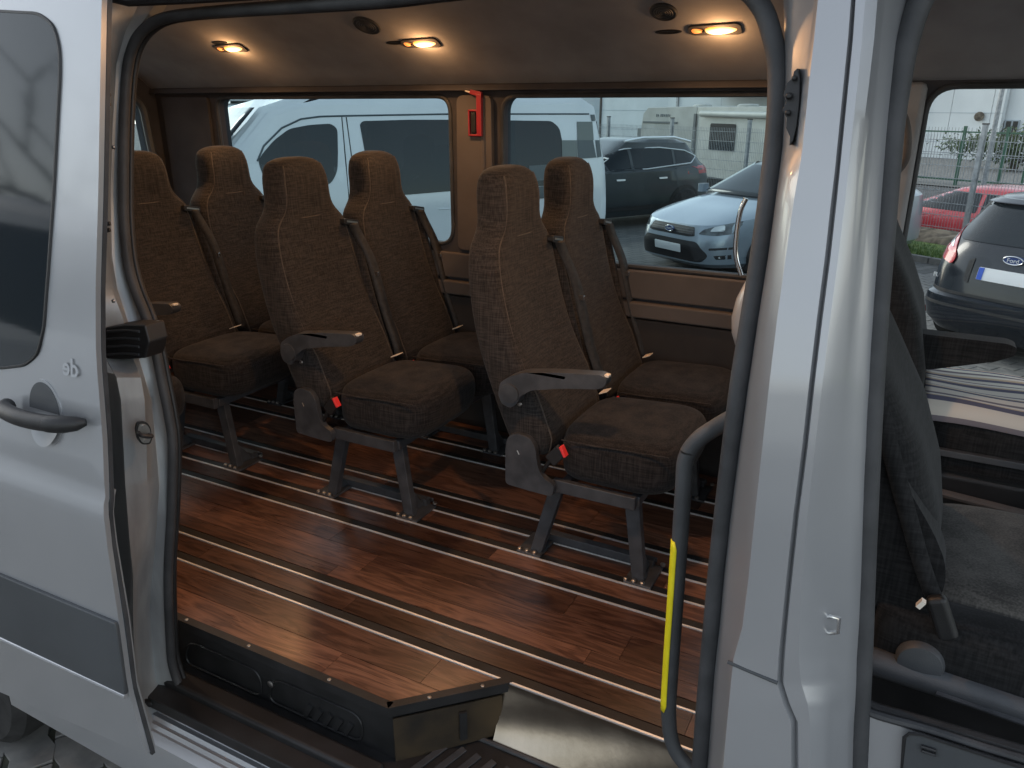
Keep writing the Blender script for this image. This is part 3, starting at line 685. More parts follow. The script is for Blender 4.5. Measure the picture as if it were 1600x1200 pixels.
# crease shadow across the pillar, painted as a thin dark grey tube
for (a, b) in (((1137, 1034), (1215, 1067)),):
    vb(MB().tube([onp(a[0] + (b[0] - a[0]) * k / 12, a[1] + (b[1] - a[1]) * k / 12, -.0005) for k in range(13)], .0032, 8), 'panel_line', M['dark_grey'], BP, smooth=True)
# striker of the front door
c0 = onp(1279, 975, .07)
S2 = vb(MB().box(c0, (.006, .03, .07)), 'striker', M['bolt'], bevel=.002)
lp = [onp(1283, 966, .05), onp(1297, 963, .045), onp(1311, 966, .04), onp(1309, 988, .04), onp(1297, 989, .045), onp(1283, 984, .05)]
vb(MB().tube(lp, .0036, 8), 'striker_loop', M['chrome'], S2, smooth=True)
for y in (930, 1010): vb(MB().lathe([(.005, 0), (.004, -.003), (.001, -.004)], onp(1293, 800 + (y - 930) * .1, .07), 'y', 10), 'screw', M['bolt'], S2, smooth=True)
# front door seal
fs = [(1600, -120), (1480, -70), (1436, -10), (1410, 60), (1396, 130), (1386, 200), (1377, 300), (1369, 400), (1361, 500), (1355, 600), (1350, 700), (1346, 800), (1342, 900), (1339, 1000), (1335, 1100), (1331, 1200), (1328, 1300)]
p3 = smooth_path([onp(x + 8, y, .115) for x, y in fs], 5)
vb(MB().tube(p3, .0175, 12), 'front_door_seal', M['seal'], smooth=True)
vb(MB().tube([p + Vector((-.026, .004, 0)) for p in p3], .007, 8), 'seal_lip', M['black'], smooth=True)
# inner trim of the pillar
vb(MB().prism([(-.20, 1.30, 0), (-.0, 1.30, 0), (-.0, 1.30, .7), (-.11, 1.30, 1.4), (-.11, 1.30, 1.62), (-.20, 1.30, 1.62)], (0, .03, 0)), 'pillar_inner_trim', M['liner_dark'], bevel=.01)

# ------------------------------------------------------------------ sliding door, slid open along the side
def DPf(o): return lambda u, v: Vector((u, dprof(v) + o, v))
ZD = [-.15 + .05 * i for i in range(40)] + [.575, .6, .62, .65, .5]
dpoly = [(-1.503, -.09), (-1.50, .1), (-1.503, .3), (-1.497, .56), (-1.503, .6), (-1.5, .66), (-1.5, 1.75), (-2.95, 1.75), (-2.95, -.2), (-2.15, -.165)]
DOOR = vb(plate([dpoly], DPf(0), ZD, DPf(.012)), 'sliding_door', M['silver'], smooth=25)
# folded front edge: dark rubber, painted return, inner frame
def edge(name, m, x0, x1, y0, y1, zlo=-.10, zhi=1.72):
    rws = []
    for i in range(60):
        z = zlo + (zhi - zlo) * i / 59; y = dprof(z)
        rws.append([Vector((x0, y + y0, z)), Vector((x1, y + y0, z)), Vector((x1, y + y1, z)), Vector((x0, y + y1, z))])
    mb = MB(); mb.loft(rws); return vb(mb, name, m, DOOR, smooth=30)
edge('edge_rubber', M['seal'], -1.506, -1.4985, .0125, .022)
edge('edge_return', M['silver_jamb'], -1.52, -1.509, .02, .032, -.10, .62)
edge('inner_frame', M['black'], -2.9, -1.56, .03, .06, -.08, .8)
wd = [(-1.626, 1.49), (-1.643, 1.26), (-1.658, 1.08), (-1.674, .97), (-1.70, .91), (-1.754, .876), (-1.857, .853), (-2.8, .83), (-2.8, 1.66), (-1.85, 1.622), (-1.70, 1.610), (-1.648, 1.585), (-1.628, 1.54)]
wd = [v for v in rnd_poly(wd, .02, 3)]
DW = vb(plate([wd], DPf(-.0035), ZD, DPf(-.0005)), 'door_window', M['glass_dark'], DOOR, smooth=25)
vb(MB().tube([Vector((p[0], dprof(p[1]) - .001, p[1])) for p in wd], .004, 6, closed=True), 'window_rim', M['black'], DOOR, smooth=True)
vb(plate([[(-1.506, .107), (-1.500, .12), (-1.503, .295), (-1.507, .306), (-2.93, .27), (-2.93, .05)]], DPf(-.010), ZD, DPf(.002)), 'side_moulding', M['dark_grey'], DOOR, bevel=.004)
vb(MB().tube([Vector((x, dprof(.105) - .008, .107 - .04 * (-1.5 - x))) for x in (-1.503, -1.8, -2.3, -2.9)], .006, 8), 'moulding_lip', M['silver'], DOOR, smooth=True)
# handle: bowl, grip, lock end
hc = Vector((-1.695, dprof(.775), .775))
vb(plate([[(hc.x + .062 * cos(a) , hc.z + .078 * sin(a)) for a in [2 * pi * k / 36 for k in range(36)]]], DPf(-.0022), ZD, DPf(.001)), 'handle_bowl_rim', M['silver'], DOOR, smooth=True)
vb(plate([[(hc.x + .054 * cos(a), hc.z + .005 + .066 * sin(a)) for a in [pi * k / 24 for k in range(25)]]], DPf(-.0035), ZD, DPf(-.002)), 'handle_bowl', M['grey_plastic'], DOOR, smooth=True)
vb(MB().tube(smooth_path([(-1.81, hc.y - .018, .776), (-1.79, hc.y - .038, .777), (-1.72, hc.y - .050, .778), (-1.66, hc.y - .050, .779), (-1.615, hc.y - .046, .781)]), .019, 14, flat=1.0), 'handle_grip', M['black'], DOOR, smooth=True)
vb(MB().tube([(-1.613, hc.y - .046, .781), (-1.60, hc.y - .045, .782), (-1.575, hc.y - .037, .783), (-1.55, hc.y - .022, .784), (-1.538, hc.y - .008, .785)], [.0195, .020, .0195, .016, .008], 14, flat=1.), 'handle_cap', M['black'], DOOR, smooth=True)
rws = []
for j in range(7):
    rr_ = j / 6; rws.append([Vector((hc.x + .056 * rr_ * cos(a), dprof(hc.z + .07 * rr_ * sin(a)) - .003 - .014 * max(0, -sin(a)) * rr_ ** 2, hc.z - .004 + .070 * rr_ * sin(a))) for a in [-pi * k / 20 for k in range(21)]])
vb(MB().sheet(rws), 'handle_bowl_lower', M['silver'], DOOR, smooth=True)
t_ = text('faded_lettering', 'de', .055, Vector((-1.585, dprof(.895) - .004, .895)) - VO, (radians(79), 0, 0), M['fade'], DOOR, .0002, .001, True)
# body behind the sliding door, and the rear wheel
BS = vb(plate([[(-1.95, -.30), (-1.95, 1.7), (-3.7, 1.7), (-3.7, -.3), (-3.2, -.3), (-3.15, -.02), (-2.8, .12), (-2.45, -.02), (-2.38, -.3)]], lambda u, v: Vector((u, bprof(v), v)), [.1 * i for i in range(18)], lambda u, v: Vector((u, bprof(v) + .02, v))), 'rear_side_panel', M['silver'])
WH = vb(MB().lathe([(.20, 0), (.30, .0), (.335, .03), (.342, .08), (.342, .16), (.33, .21), (.2, .22)], (-2.80, 1.06, GZ + .342), 'y', 40), 'rear_wheel', M['tyre'], smooth=True)
vb(MB().lathe([(.20, .02), (.21, .0), (.19, .01), (.17, .05), (.06, .03), (.05, .0), (.001, .0)], (-2.80, 1.05, GZ + .342), 'y', 30), 'rim', M['rim'], WH, smooth=True)
vb(MB().span((-3.6, 1.3, -.5), (.9, 2.8, -.28)), 'underbody', M['black'])

# ------------------------------------------------------------------ handrail with yellow strip
HR = VAN
hy = 1.385
hp = smooth_path([aty(1150, 650, hy - .03), aty(1118, 668, hy), aty(1090, 688, hy), aty(1072, 716, hy), aty(1068, 760, hy), aty(1062, 850, hy), aty(1055, 950, hy), aty(1048, 1050, hy), aty(1045, 1120, hy), aty(1052, 1165, hy), aty(1072, 1195, hy), aty(1095, 1215, hy)], 6)
RAIL = vb(MB().tube(hp, .0168, 16), 'handrail', M['grey_plastic'], smooth=True)
vb(MB().tube([hp[16] + Vector((0, 0, .003)), hp[16] - Vector((0, 0, .001))], .0174, 16), 'handrail_joint', M['black'], RAIL, smooth=True)
ys_ = MB(); a0 = aty(1061, 842, hy); a1 = aty(1046, 1108, hy); rws = []
for i in range(25):
    t = i / 24; z = a0.z + (a1.z - a0.z) * t
    best = min(range(len(hp) - 1), key=lambda k: abs((hp[k].z + hp[k + 1].z) / 2 - z) + (1 if k < 12 else 0))
    p, q_ = hp[best], hp[best + 1]; tt = (z - p.z) / (q_.z - p.z) if abs(q_.z - p.z) > 1e-6 else 0; c = p.lerp(q_, tt)
    w = 1. if .03 < t < .985 else .6
    rws.append([c + Vector((cos(a), sin(a), 0)) * .0176 for a in [radians(226 + 42 * (s_ * w)) for s_ in (-1, -.6, -.2, .2, .6, 1)]])
vb(ys_.sheet(rws), 'grip_strip', M['yellow'], RAIL, smooth=True, solid=.0008)
for o in (RAIL,): pass

# ================================================================== SEATS
def superloop(x0, x1, w, z, yc=0., n=28, e=3.2, hollow=0.):
    out = []; xc = (x0 + x1) / 2; dx = (x1 - x0) / 2
    for k in range(n):
        a = 2 * pi * k / n; ca, sa = cos(a), sin(a)
        x = xc + dx * (abs(ca) ** (2 / e)) * (1 if ca >= 0 else -1); y = w * (abs(sa) ** (2 / e)) * (1 if sa >= 0 else -1)
        if ca > 0 and hollow: x -= hollow * max(0, 1 - (y / w) ** 2) ** 1.5
        out.append(Vector((x, yc + y, z)))
    return out
ALL = []
def make_seat(arm=True, W_=.224):
    root = empty('bench_seat')
    # local origin: x of the rear foot, y of seat centre, z floor
    S = [ # z, back x, front x, half width, exponent, hollow
        (.375, -.05, .07, .19, 5.0, 0), (.40, -.065, .085, W_ - .008, 5.0, 0), (.45, -.078, .10, W_, 5.2, .01), (.50, -.098, .082, W_, 5.2, .016), (.58, -.125, .052, W_, 5.2, .022), (.66, -.148, .012, W_, 5.2, .024), (.74, -.168, -.024, W_, 5.2, .022), (.82, -.183, -.050, W_, 5.2, .02),
        (.90, -.194, -.070, W_ - .002, 5.0, .018), (.96, -.199, -.082, W_ - .006, 4.8, .016), (1.005, -.202, -.090, W_ - .014, 4.4, .014), (1.035, -.205, -.094, W_ - .030, 4.0, .012), (1.06, -.207, -.097, W_ - .060, 3.7, .012), (1.09, -.210, -.098, W_ - .083, 3.7, .014), (1.13, -.214, -.096, W_ - .090, 3.7, .016), (1.17, -.218, -.098, W_ - .090, 3.7, .014),
        (1.205, -.219, -.104, W_ - .096, 3.4, .01), (1.23, -.216, -.114, W_ - .103, 3.2, .006), (1.247, -.208, -.128, W_ - .13, 2.4, 0), (1.256, -.19, -.145, W_ - .18, 2.2, 0)]
    S = [(s_[0], s_[1] - .018 * min(1, max(0, (s_[0] - .4) / .3)), s_[2] - .006 * (s_[0] > .6)) + tuple(s_[3:]) for s_ in S]
    b = MB().loft([superloop(s_[1], s_[2], s_[3], s_[0], 0, 32, s_[4], s_[5]) for s_ in S])
    br_ = b.build('backrest', M['fabric'], root, smooth=60); br_.modifiers.new('s', 'SUBSURF').levels = 1; br_.modifiers['s'].render_levels = 1
    # piping along both front edges, headrest seam
    for sy in (-1, 1):
        pth = [superloop(s_[1], s_[2], s_[3] , s_[0], 0, 32, s_[4], s_[5])[4 if sy > 0 else 28] + Vector((-.002, -.001 * sy, 0)) for s_ in S[1:18]]
        MB().tube(smooth_path(pth, 2), (.0032), 6).build('piping', M['piping'], br_, smooth=True)
    hs = [Vector((lerp(1.045, [s_[0] for s_ in S], [s_[2] for s_ in S]) - .0125 - .03 * (abs(t) ** 4), t * (W_ - .062), 1.045 + .012 * t * t)) for t in [k / 10 for k in range(-10, 11)]]
    MB().tube(hs, .0028, 6).build('headrest_seam', M['piping'], br_, smooth=True)
    # cushion
    C = [(.325, .11, .44, .19), (.335, .10, .468, .208), (.36, .095, .488, W_ - .003), (.40, .095, .498, W_), (.435, .095, .498, W_), (.462, .10, .488, W_ - .006), (.478, .11, .468, W_ - .022), (.486, .13, .43, W_ - .06), (.490, .16, .38, W_ - .12)]
    cu = MB().loft([superloop(c[1], c[2], c[3], c[0] + (0 if c[0] < .42 else 0), 0, 32, 4.2) for c in C])
    for i, v in enumerate(cu.v):
        if v.z > .42: v.z += .014 * max(0, (v.x - .2) / .28) - .010 * max(0, (v.x - .42) / .08) ** 2
    cu.build('cushion', M['fabric_cushion'], root, smooth=60).modifiers.new('s', 'SUBSURF').levels = 1
    cs = [Vector((x, sy_, .4665 + .014 * max(0, (x - .2) / .28))) for sy_ in (-W_ + .004,) for x in (.13, .22, .32, .42, .465)]
    MB().tube(smooth_path(cs, 3), .0026, 6).build('piping', M['fabric'], root, smooth=True)
    # steel frame
    fr = MB()
    for sy in (-1, 1): fr.span((.10, sy * (W_ - .02) - .011, .280), (.372, sy * (W_ - .02) + .011, .323))
    for x in (.12, .35): fr.span((x, -W_ + .03, .285), (x + .03, W_ - .03, .318))
    fr.build('seat_frame', M['frame'], root, bevel=.003)
    # recliner cover on the near side
    q = rnd_poly([(-.055, .283), (-.055, .41), (-.045, .452), (-.015, .468), (.03, .462), (.052, .43), (.056, .39), (.066, .352), (.085, .332), (.118, .318), (.112, .276), (.03, .278)], .014, 3)
    yo = -W_ - .002
    plate([q], lambda u, v: Vector((u, yo - .016, v)), (), lambda u, v: Vector((u, yo + .006, v))).build('recliner_cover', M['frame'], root, bevel=.003)
    MB().tube([Vector((-.012, yo - .016, .41)), Vector((-.004, yo - .018, .398))], .002, 6).build('cover_mark', M['bolt'], root)
    if arm:
        q = rnd_poly([(-.062, .60), (-.05, .572), (-.02, .562), (.004, .582), (.012, .605), (.05, .632), (.15, .655), (.262, .672), (.284, .684), (.288, .706), (.27, .716), (.15, .704), (.03, .686), (-.02, .665), (-.055, .64)], .010, 3)
        plate([q], lambda u, v: Vector((u, yo - .048, v)), (), lambda u, v: Vector((u, yo - .006, v))).build('armrest', M['frame'], root, bevel=.0035, seg=2)
        MB().lathe([(.032, 0), (.031, -.005), (.012, -.007), (.001, -.007)], (-.022, yo - .048, .61), 'y', 24).build('armrest_pivot', M['frame'], root, smooth=30)
        MB().box((.283, yo - .03, .712), (.014, .02, .008)).build('armrest_tip', M['label'], root, bevel=.002)
        MB().lathe([(.008, 0), (.006, -.004), (.001, -.005)], (-.01, yo - .003, .562), 'y', 12).build('screw', M['bolt'], root, smooth=True)
    # belt: guide slot on the far shoulder, webbing, housing
    gd = rnd_poly([(W_ - .075, 1.0), (W_ + .012, .985), (W_ + .014, 1.006), (W_ - .07, 1.022)], .008, 3)
    plate([gd], lambda u, v: Vector((-.083, u, v)), (), lambda u, v: Vector((-.110, u, v))).build('belt_guide', M['black'], root, bevel=.003)
    gd2 = rnd_poly([(W_ - .062, 1.006), (W_ + .002, .994), (W_ + .003, 1.0), (W_ - .06, 1.013)], .002, 2)
    plate([gd2], lambda u, v: Vector((-.080, u, v)), (), lambda u, v: Vector((-.082, u, v))).build('guide_slot', M['bolt'], root)
    st = MB(); pa = [(-.078, W_ - .028, .998), (-.066, W_ - .01, .95), (-.03, W_ + .008, .86), (-.002, W_ + .012, .76), (.03, W_ + .014, .64), (.07, W_ + .014, .53), (.085, W_ + .012, .47)]
    pa = smooth_path(pa, 4); st.sheet([[p + Vector((-.012, -.018, 0)), p + Vector((.010, .014, 0))] for p in pa]); st.build('belt', M['belt'], root, smooth=True, solid=.0015)
    MB().box((-.012, W_ + .01, .80), (.03, .010, .018)).build('belt_tongue', M['chrome'], root, bevel=.002)
    hz = [(-.16, -.095, .97), (-.165, -.09, .99), (-.15, -.05, .9), (-.12, .0, .7), (-.08, .06, .5), (-.05, .09, .40)]
    hb = MB().loft([superloop(a, b_, .019, z, W_ + .002, 16, 3) for a, b_, z in (( -.175, -.115, 1.0), (-.19, -.10, .985), (-.19, -.085, .95), (-.185, -.06, .86), (-.165, -.03, .74), (-.14, .01, .6), (-.10, .05, .48), (-.07, .07, .40))])
    hb.build('belt_housing', M['fabric'], root, smooth=50)
    # buckle leaning on the near side of the cushion
    rot = Matrix.Rotation(radians(-38), 3, 'Y')
    MB().box((.118, -W_ - .006, .417), (.042, .020, .060), Matrix.Rotation(radians(40), 3, 'Y')).build('buckle', M['black'], root, bevel=.004)
    MB().box((.143, -W_ - .008, .437), (.009, .023, .036), Matrix.Rotation(radians(-28), 3, 'Y')).build('buckle_button', M['buckle_red'], root, bevel=.002)
    MB().tube([(.10, -W_ - .004, .40), (.07, -W_ - .002, .35)], .007, 8).build('buckle_stalk', M['black'], root, smooth=True)
    # paper tag at the rear corner of the cushion
    MB().box((.118, W_ - .055, .497), (.030, .045, .003), Matrix.Rotation(radians(-22), 3, 'Y')).build('paper_tag', M['label'], root)
    return root
def leg(root, foot, top, name='leg', y=-.15, w=.042, t=.03):
    a = Vector((foot, y, .006)); b_ = Vector((top, y, .284)); m = MB()
    m.loft([[a + Vector((-w / 2 * s_, -t / 2, 0)) for s_ in (1,)] + [a + Vector((w / 2, -t / 2, 0)), a + Vector((w / 2, t / 2, 0)), a + Vector((-w / 2, t / 2, 0))],
            [b_ + Vector((-w / 2 * 1.15, -t / 2, 0)), b_ + Vector((w / 2 * 1.15, -t / 2, 0)), b_ + Vector((w / 2 * 1.15, t / 2, 0)), b_ + Vector((-w / 2 * 1.15, t / 2, 0))]])
    return m.build(name, M['frame'], root, bevel=.003)
def add_legs(root, ys=(-.15,)):
    for y in ys:
        leg(root, .018, .095, y=y); leg(root, .382, .345, y=y)
        fp = MB()
        for x in (.0, .385): fp.span((x - .045, y - .035, .0), (x + .045, y + .10, .009))
        fp.span((-.02, y + .075, .003), (.40, y + .105, .034)); fp.span((-.02, y + .12, .003), (.40, y + .128, .02))
        for x, sg in ((.018, 1), (.382, 1)): fp.prism([(x, y + .015, .008), (x, y + .085, .008), (x, y + .015, .10)], (.006, 0, 0))
        fp.build('foot_frame', M['frame'], root, bevel=.002)
        for x in (-.035, -.008, .02, .345, .372, .4):
            MB().lathe([(.0085, 0), (.0085, .006), (.005, .009), (.001, .009)], (x, y - .026, .009), 'z', 10).build('bolt', M['bolt'], root, smooth=True)
        for x in (.055, .43): MB().lathe([(.0085, 0), (.0085, .006), (.001, .009)], (x, y + .09, .02), 'z', 10).build('bolt', M['bolt'], root, smooth=True)
near = make_seat(True); add_legs(near, (-.15,)); far = make_seat(False, .216); add_legs(far, (.02,))
ALL = list(bpy.data.objects)
FZ = -.0
labels_near = ['brown-grey woven aisle seat nearest the handrail, armrest down, plaid side facing the door', 'brown-grey woven aisle seat in the middle row, dark armrest, standing on the wood floor', 'brown-grey woven aisle seat of the rear row, half hidden by the black door seal']
labels_far = ['woven window seat of the front row, in front of the view of the dark car', 'woven window seat of the middle row, in front of the white van', 'woven window seat of the rear row, in the dark corner behind the middle aisle seat']
for i in range(3):
    x = -1.008 - .885 * i
    for src, lab, yc in ((near, labels_near[i], 2.203), (far, labels_far[i], 2.672)):
        o = src if i == 0 else copy_tree(src)
        o.location = (x, yc, 0); tag(o, lab, 'seat', 'woven passenger seats bolted to the floor rails')
# one more single seat behind the rear jamb: only its front edge shows
sg = copy_tree(far); sg.location = (-2.80, 1.62, 0)
tag(sg, 'woven single seat beside the door jamb, only the front edge of its cushion in sight', 'seat', 'woven passenger seats bolted to the floor rails')

# emergency hammer holder on the pillar between the windows
HH = empty('hammer_holder', (-1.70, 2.905, 1.31), 0, 'red emergency hammer holder on the trim between the two windows', 'hammer holder')
hm = MB(); hm.span((-.038, -.014, 0), (-.030, 0, .105)); hm.span((-.038, -.014, 0), (.03, 0, .008)); hm.span((-.038, -.014, .097), (.03, 0, .105)); hm.span((.006, -.02, 0), (.03, 0, .165))
hm.build('bracket', M['red'], HH, bevel=.003)
MB().prism([(.03, -.018, .150), (.03, -.018, .172), (-.022, -.018, .182), (-.028, -.018, .166)], (0, .015, 0)).build('hook', M['red'], HH, bevel=.003)
MB().box((-.035, -.012, .174), (.026, .01, .006), Matrix.Rotation(radians(14), 3, 'Y')).build('hammer_tip', M['label'], HH, bevel=.002)
MB().span((-.026, -.012, .012), (-.002, -.002, .094)).build('hammer_handle', M['black'], HH, bevel=.004)

# ------------------------------------------------------------------ front cab
# far pillar trim and grab handle
vb(MB().span((-.165, 2.90, .3), (-.06, 2.94, 1.5)), 'front_pillar_trim', M['liner'], WALL, bevel=.02)
vb(MB().tube(smooth_path([aty(1403, 172, 2.87), aty(1413, 185, 2.85), aty(1418, 215, 2.84), aty(1415, 248, 2.85), aty(1403, 266, 2.87)]), .013, 10), 'grab_handle', M['trim'], WALL, smooth=True)
# glossy handle and pale shell seen against the far window, by the seal
vb(MB().tube(smooth_path([aty(1166, 310, 1.9), aty(1157, 330, 1.9), aty(1151, 365, 1.9), aty(1150, 400, 1.9), aty(1158, 430, 1.9)]), .006, 10), 'grab_bar', M['chrome'], smooth=True)
vb(MB().loft([superloop(aty(1146, 465, 1.62).x + a, -.12, w, z, 1.62, 20, 2.6) for a, w, z in ((.05, .03, 1.12), (.022, .04, 1.09), (.006, .045, 1.05), (.0, .045, 1.01), (.003, .045, .98), (.014, .04, .95), (.04, .03, .92))]), 'partition_shell', M['silver'], smooth=True)
def cab_seat(root, yc, hw, xs, m_front, m_side, tilt=.0):
    S = [(.40, .02, .16, .20), (.47, .0, .17, hw), (.6, -.03, .165, hw + .01), (.72, -.05, .15, hw + .01), (.85, -.085, .11, hw), (.98, -.12, .05, hw - .01), (1.1, -.155, -.005, hw - .025), (1.18, -.175, -.04, hw - .05), (1.22, -.18, -.07, hw - .1)]
    b = MB().loft([superloop(xs + s_[1], xs + s_[2], s_[3], s_[0], yc, 32, 3.4, .03) for s_ in S])
    b.build('backrest', m_front, root, smooth=60, xf=Matrix.Translation(-root.location)).modifiers.new('s', 'SUBSURF').levels = 1
    h = MB().loft([superloop(xs - .20, xs - .10, w, z, yc, 24, 3) for w, z in ((.09, 1.24), (.125, 1.27), (.13, 1.34), (.12, 1.41), (.09, 1.43))])
    h.build('headrest', m_front, root, smooth=60, xf=Matrix.Translation(-root.location))
# passenger (near) seat
PS = empty('front_seat', (.2, 1.62, .05), 0, 'black and grey passenger seat nearest the open front door', 'seat')
XP = Matrix.Translation(-PS.location)
S = []
for z, xb, xf_ in ((.42, -.02, .13), (.5, -.03, .155), (.6, -.05, .150), (.72, -.075, .125), (.85, -.115, .075), (.98, -.165, .0), (1.1, -.21, -.07), (1.2, -.245, -.12), (1.26, -.25, -.15)):
    S.append(superloop(xb, xf_, .235 if z < 1.05 else .235 - (z - 1.05) * .5, z, 1.64, 32, 3.4, .02))
MB().loft(S).build('backrest', M['fabric_black'], PS, smooth=60, xf=XP)
C = [superloop(x0, x1, w, z, 1.655, 36, 4.5) for z, x0, x1, w in ((.42, .06, .72, .20), (.45, .05, .75, .215), (.50, .05, .77, .225), (.545, .06, .76, .225), (.575, .08, .73, .215), (.588, .12, .68, .18), (.590, .2, .6, .1))]
MB().loft(C).build('cushion', M['fabric_cab'], PS, smooth=60, xf=XP)
MB().loft([superloop(.03, .80, w, z, 1.405, 30, 4) for z, w in ((.42, .05), (.48, .06), (.535, .058), (.565, .045), (.572, .02))]).build('side_bolster', M['fabric_black'], PS, smooth=60, xf=XP)
MB().tube([(.30, 1.44, .596), (.31, 1.7, .597), (.31, 1.86, .59)], .003, 6).build('seam', M['belt'], PS, xf=XP)
bs = MB(); bs.span((-.06, 1.37, .05), (.85, 1.9, .44)); bs.build('seat_base', M['black'], PS, bevel=.03, xf=XP)
MB().tube([(-.02, 1.352, .46), (.2, 1.350, .455), (.5, 1.350, .44), (.8, 1.350, .42)], .026, 12).build('side_trim', M['grey_plastic'], PS, smooth=True, xf=XP)
MB().tube([(.15, 1.328, .45), (.4, 1.325, .435), (.7, 1.325, .42)], .006, 8).build('adjust_bar', M['frame'], PS, smooth=True, xf=XP)
kc = aty(1437, 1036, 1.345)
MB().lathe([(.040, .03), (.040, .0), (.036, -.008), (.015, -.011), (.001, -.011)], kc, 'y', 36).build('adjust_knob', M['grey_plastic'], PS, smooth=35, xf=XP)
# belt of the passenger seat, from the pillar down to its anchor beside the base
side = [aty(x, y, 1.41) for x, y in ((1330, 560), (1356, 600), (1382, 660), (1404, 728), (1436, 782), (1462, 828), (1479, 872), (1476, 912), (1452, 944), (1400, 940), (1330, 930))]
q = rnd_poly([(p.x, p.z) for p in side], .03, 4)
plate([q], fy(1.385), (), fy(1.465)).build('side_shell', M['fabric_black'], PS, bevel=.028, seg=4, xf=XP)
bp_ = smooth_path([aty(1350, 560, 1.375), aty(1385, 680, 1.375), aty(1412, 780, 1.375), aty(1440, 880, 1.37), aty(1462, 940, 1.36)], 5)
MB().sheet([[p + Vector((-.015, -.003, 0)), p + Vector((.015, .003, 0))] for p in bp_]).build('belt', M['fabric_black'], PS, smooth=True, solid=.002, xf=XP)
MB().box(aty(1472, 965, 1.34), (.034, .024, .085), Matrix.Rotation(radians(-24), 3, 'Y')).build('buckle', M['black'], PS, bevel=.010, seg=3, xf=XP)
MB().box(aty(1439, 943, 1.32), (.008, .012, .016), Matrix.Rotation(radians(28), 3, 'Y')).build('buckle_label', M['label'], PS, xf=XP)
# driver (far) seat
DS = empty('front_seat', (.2, 2.45, .05), 0, 'dark driver seat on the far side with long armrest folded down', 'seat')
XD = Matrix.Translation(-DS.location)
S = []
for z, xb, xf_ in ((.45, -.02, .07), (.6, -.03, .085), (.75, -.05, .08), (.9, -.09, .045), (1.0, -.13, .0), (1.1, -.18, -.055), (1.2, -.22, -.10), (1.28, -.25, -.13)):
    S.append(superloop(xb, xf_, .23 if z < 1.1 else .23 - (z - 1.1) * .5, z, 2.42, 30, 3.4, .02))
MB().loft(S).build('backrest', M['fabric_black'], DS, smooth=60, xf=XD)
q = rnd_poly([(-.08, .765), (.07, .752), (.225, .800), (.262, .822), (.262, .842), (.24, .850), (.05, .850), (-.08, .856)], .018, 4)
plate([q], fy(2.29), (), fy(2.35)).build('armrest', M['fabric_black'], DS, bevel=.018, seg=4, xf=XD)
MB().loft([superloop(.05, .80, w, z, 2.54, 30, 4.5) for z, w in ((.44, .22), (.48, .25), (.58, .25), (.625, .24), (.637, .2))]).build('cushion', M['fabric_black'], DS, smooth=60, xf=XD)
ds = MB().span((-.05, 2.31, .02), (.85, 2.78, .455)); ds.build('seat_base', M['black'], DS, bevel=.02, xf=XD)
MB().span((.02, 2.275, .515), (.85, 2.295, .535)).build('side_strip', M['grey_plastic'], DS, bevel=.003, xf=XD)
MB().tube([(.0, 2.27, .42), (.85, 2.27, .36)], .012, 8).build('seat_rail', M['trim'], DS, smooth=True, xf=XD)
# striped towel lying over the driver cushion
rows = []
for j in range(17):
    v = j / 16; rows.append([])
    for i in range(41):
        u = i / 40; y = 2.292 + .36 * v; x = .075 + .72 * u
        z = .662 + .004 * sin(u * 11 + v * 5) + .003 * sin(v * 23 + u * 3) - (.055 * (1 - v / .12) ** 1.6 if v < .12 else 0) - .01 * u
        rows[-1].append(Vector((x, y, z)))
tw = MB().sheet(rows).build('towel', M['towel'], smooth=True, solid=.004, xf=Matrix.Translation((-.4, -2.45, -.65))); tw.location = (.4, 2.45, .65)
tag(tw, 'cream and grey striped towel spread over the driver seat cushion', 'towel')
# cab floor, sill panel of the front doorway with its hatch
vb(MB().span((-.15, 1.30, -.25), (2.3, 2.93, -.05)), 'cab_floor', M['black'])
vb(MB().span((.0, 1.36, -.05), (2.0, 2.88, .04)), 'seat_plinth', M['black'])
def sl_(px, py, o=.10): return onp(px, py, o)
rows = [[sl_(1338, 1105, .13), sl_(1360, 1112, .125), sl_(1430, 1136, .125), sl_(1520, 1166, .125), sl_(1640, 1200, .125), sl_(1800, 1240, .125)],
        [sl_(1338, 1112, .115), sl_(1360, 1119, .11), sl_(1430, 1143, .11), sl_(1520, 1174, .11), sl_(1640, 1208, .11), sl_(1800, 1248, .11)],
        [sl_(1338, 1300, .10), sl_(1360, 1300, .10), sl_(1430, 1300, .10), sl_(1520, 1300, .10), sl_(1640, 1300, .10), sl_(1800, 1300, .10)],
        [sl_(1338, 1500, .08), sl_(1360, 1500, .08), sl_(1430, 1500, .08), sl_(1520, 1500, .08), sl_(1640, 1500, .08), sl_(1800, 1500, .08)]]
vb(MB().sheet(rows), 'front_step_panel', M['silver'], smooth=30)
vb(MB().tube(smooth_path([onp(1350, 1108, .118), onp(1372, 1118, .112), onp(1450, 1140, .112), onp(1550, 1172, .112), onp(1680, 1210, .112)]), .007, 8), 'step_seal', M['seal'], smooth=True)
vb(MB().tube(smooth_path([onp(1352, 1098, .13), onp(1372, 1108, .13), onp(1450, 1130, .13), onp(1550, 1160, .13), onp(1680, 1198, .13)]), .010, 8), 'step_edge', M['black'], smooth=True)
hq = [onp(x, y, .094) for x, y in ((1413, 1152), (1421, 1146), (1440, 1148), (1640, 1214), (1640, 1300), (1400, 1300))]
HA = vb(MB().prism(hq, (0, .004, 0)), 'battery_hatch', M['dark_grey'], bevel=.002)
vb(MB().tube(hq, .003, 6, closed=True), 'hatch_joint', M['black'], HA, smooth=True)
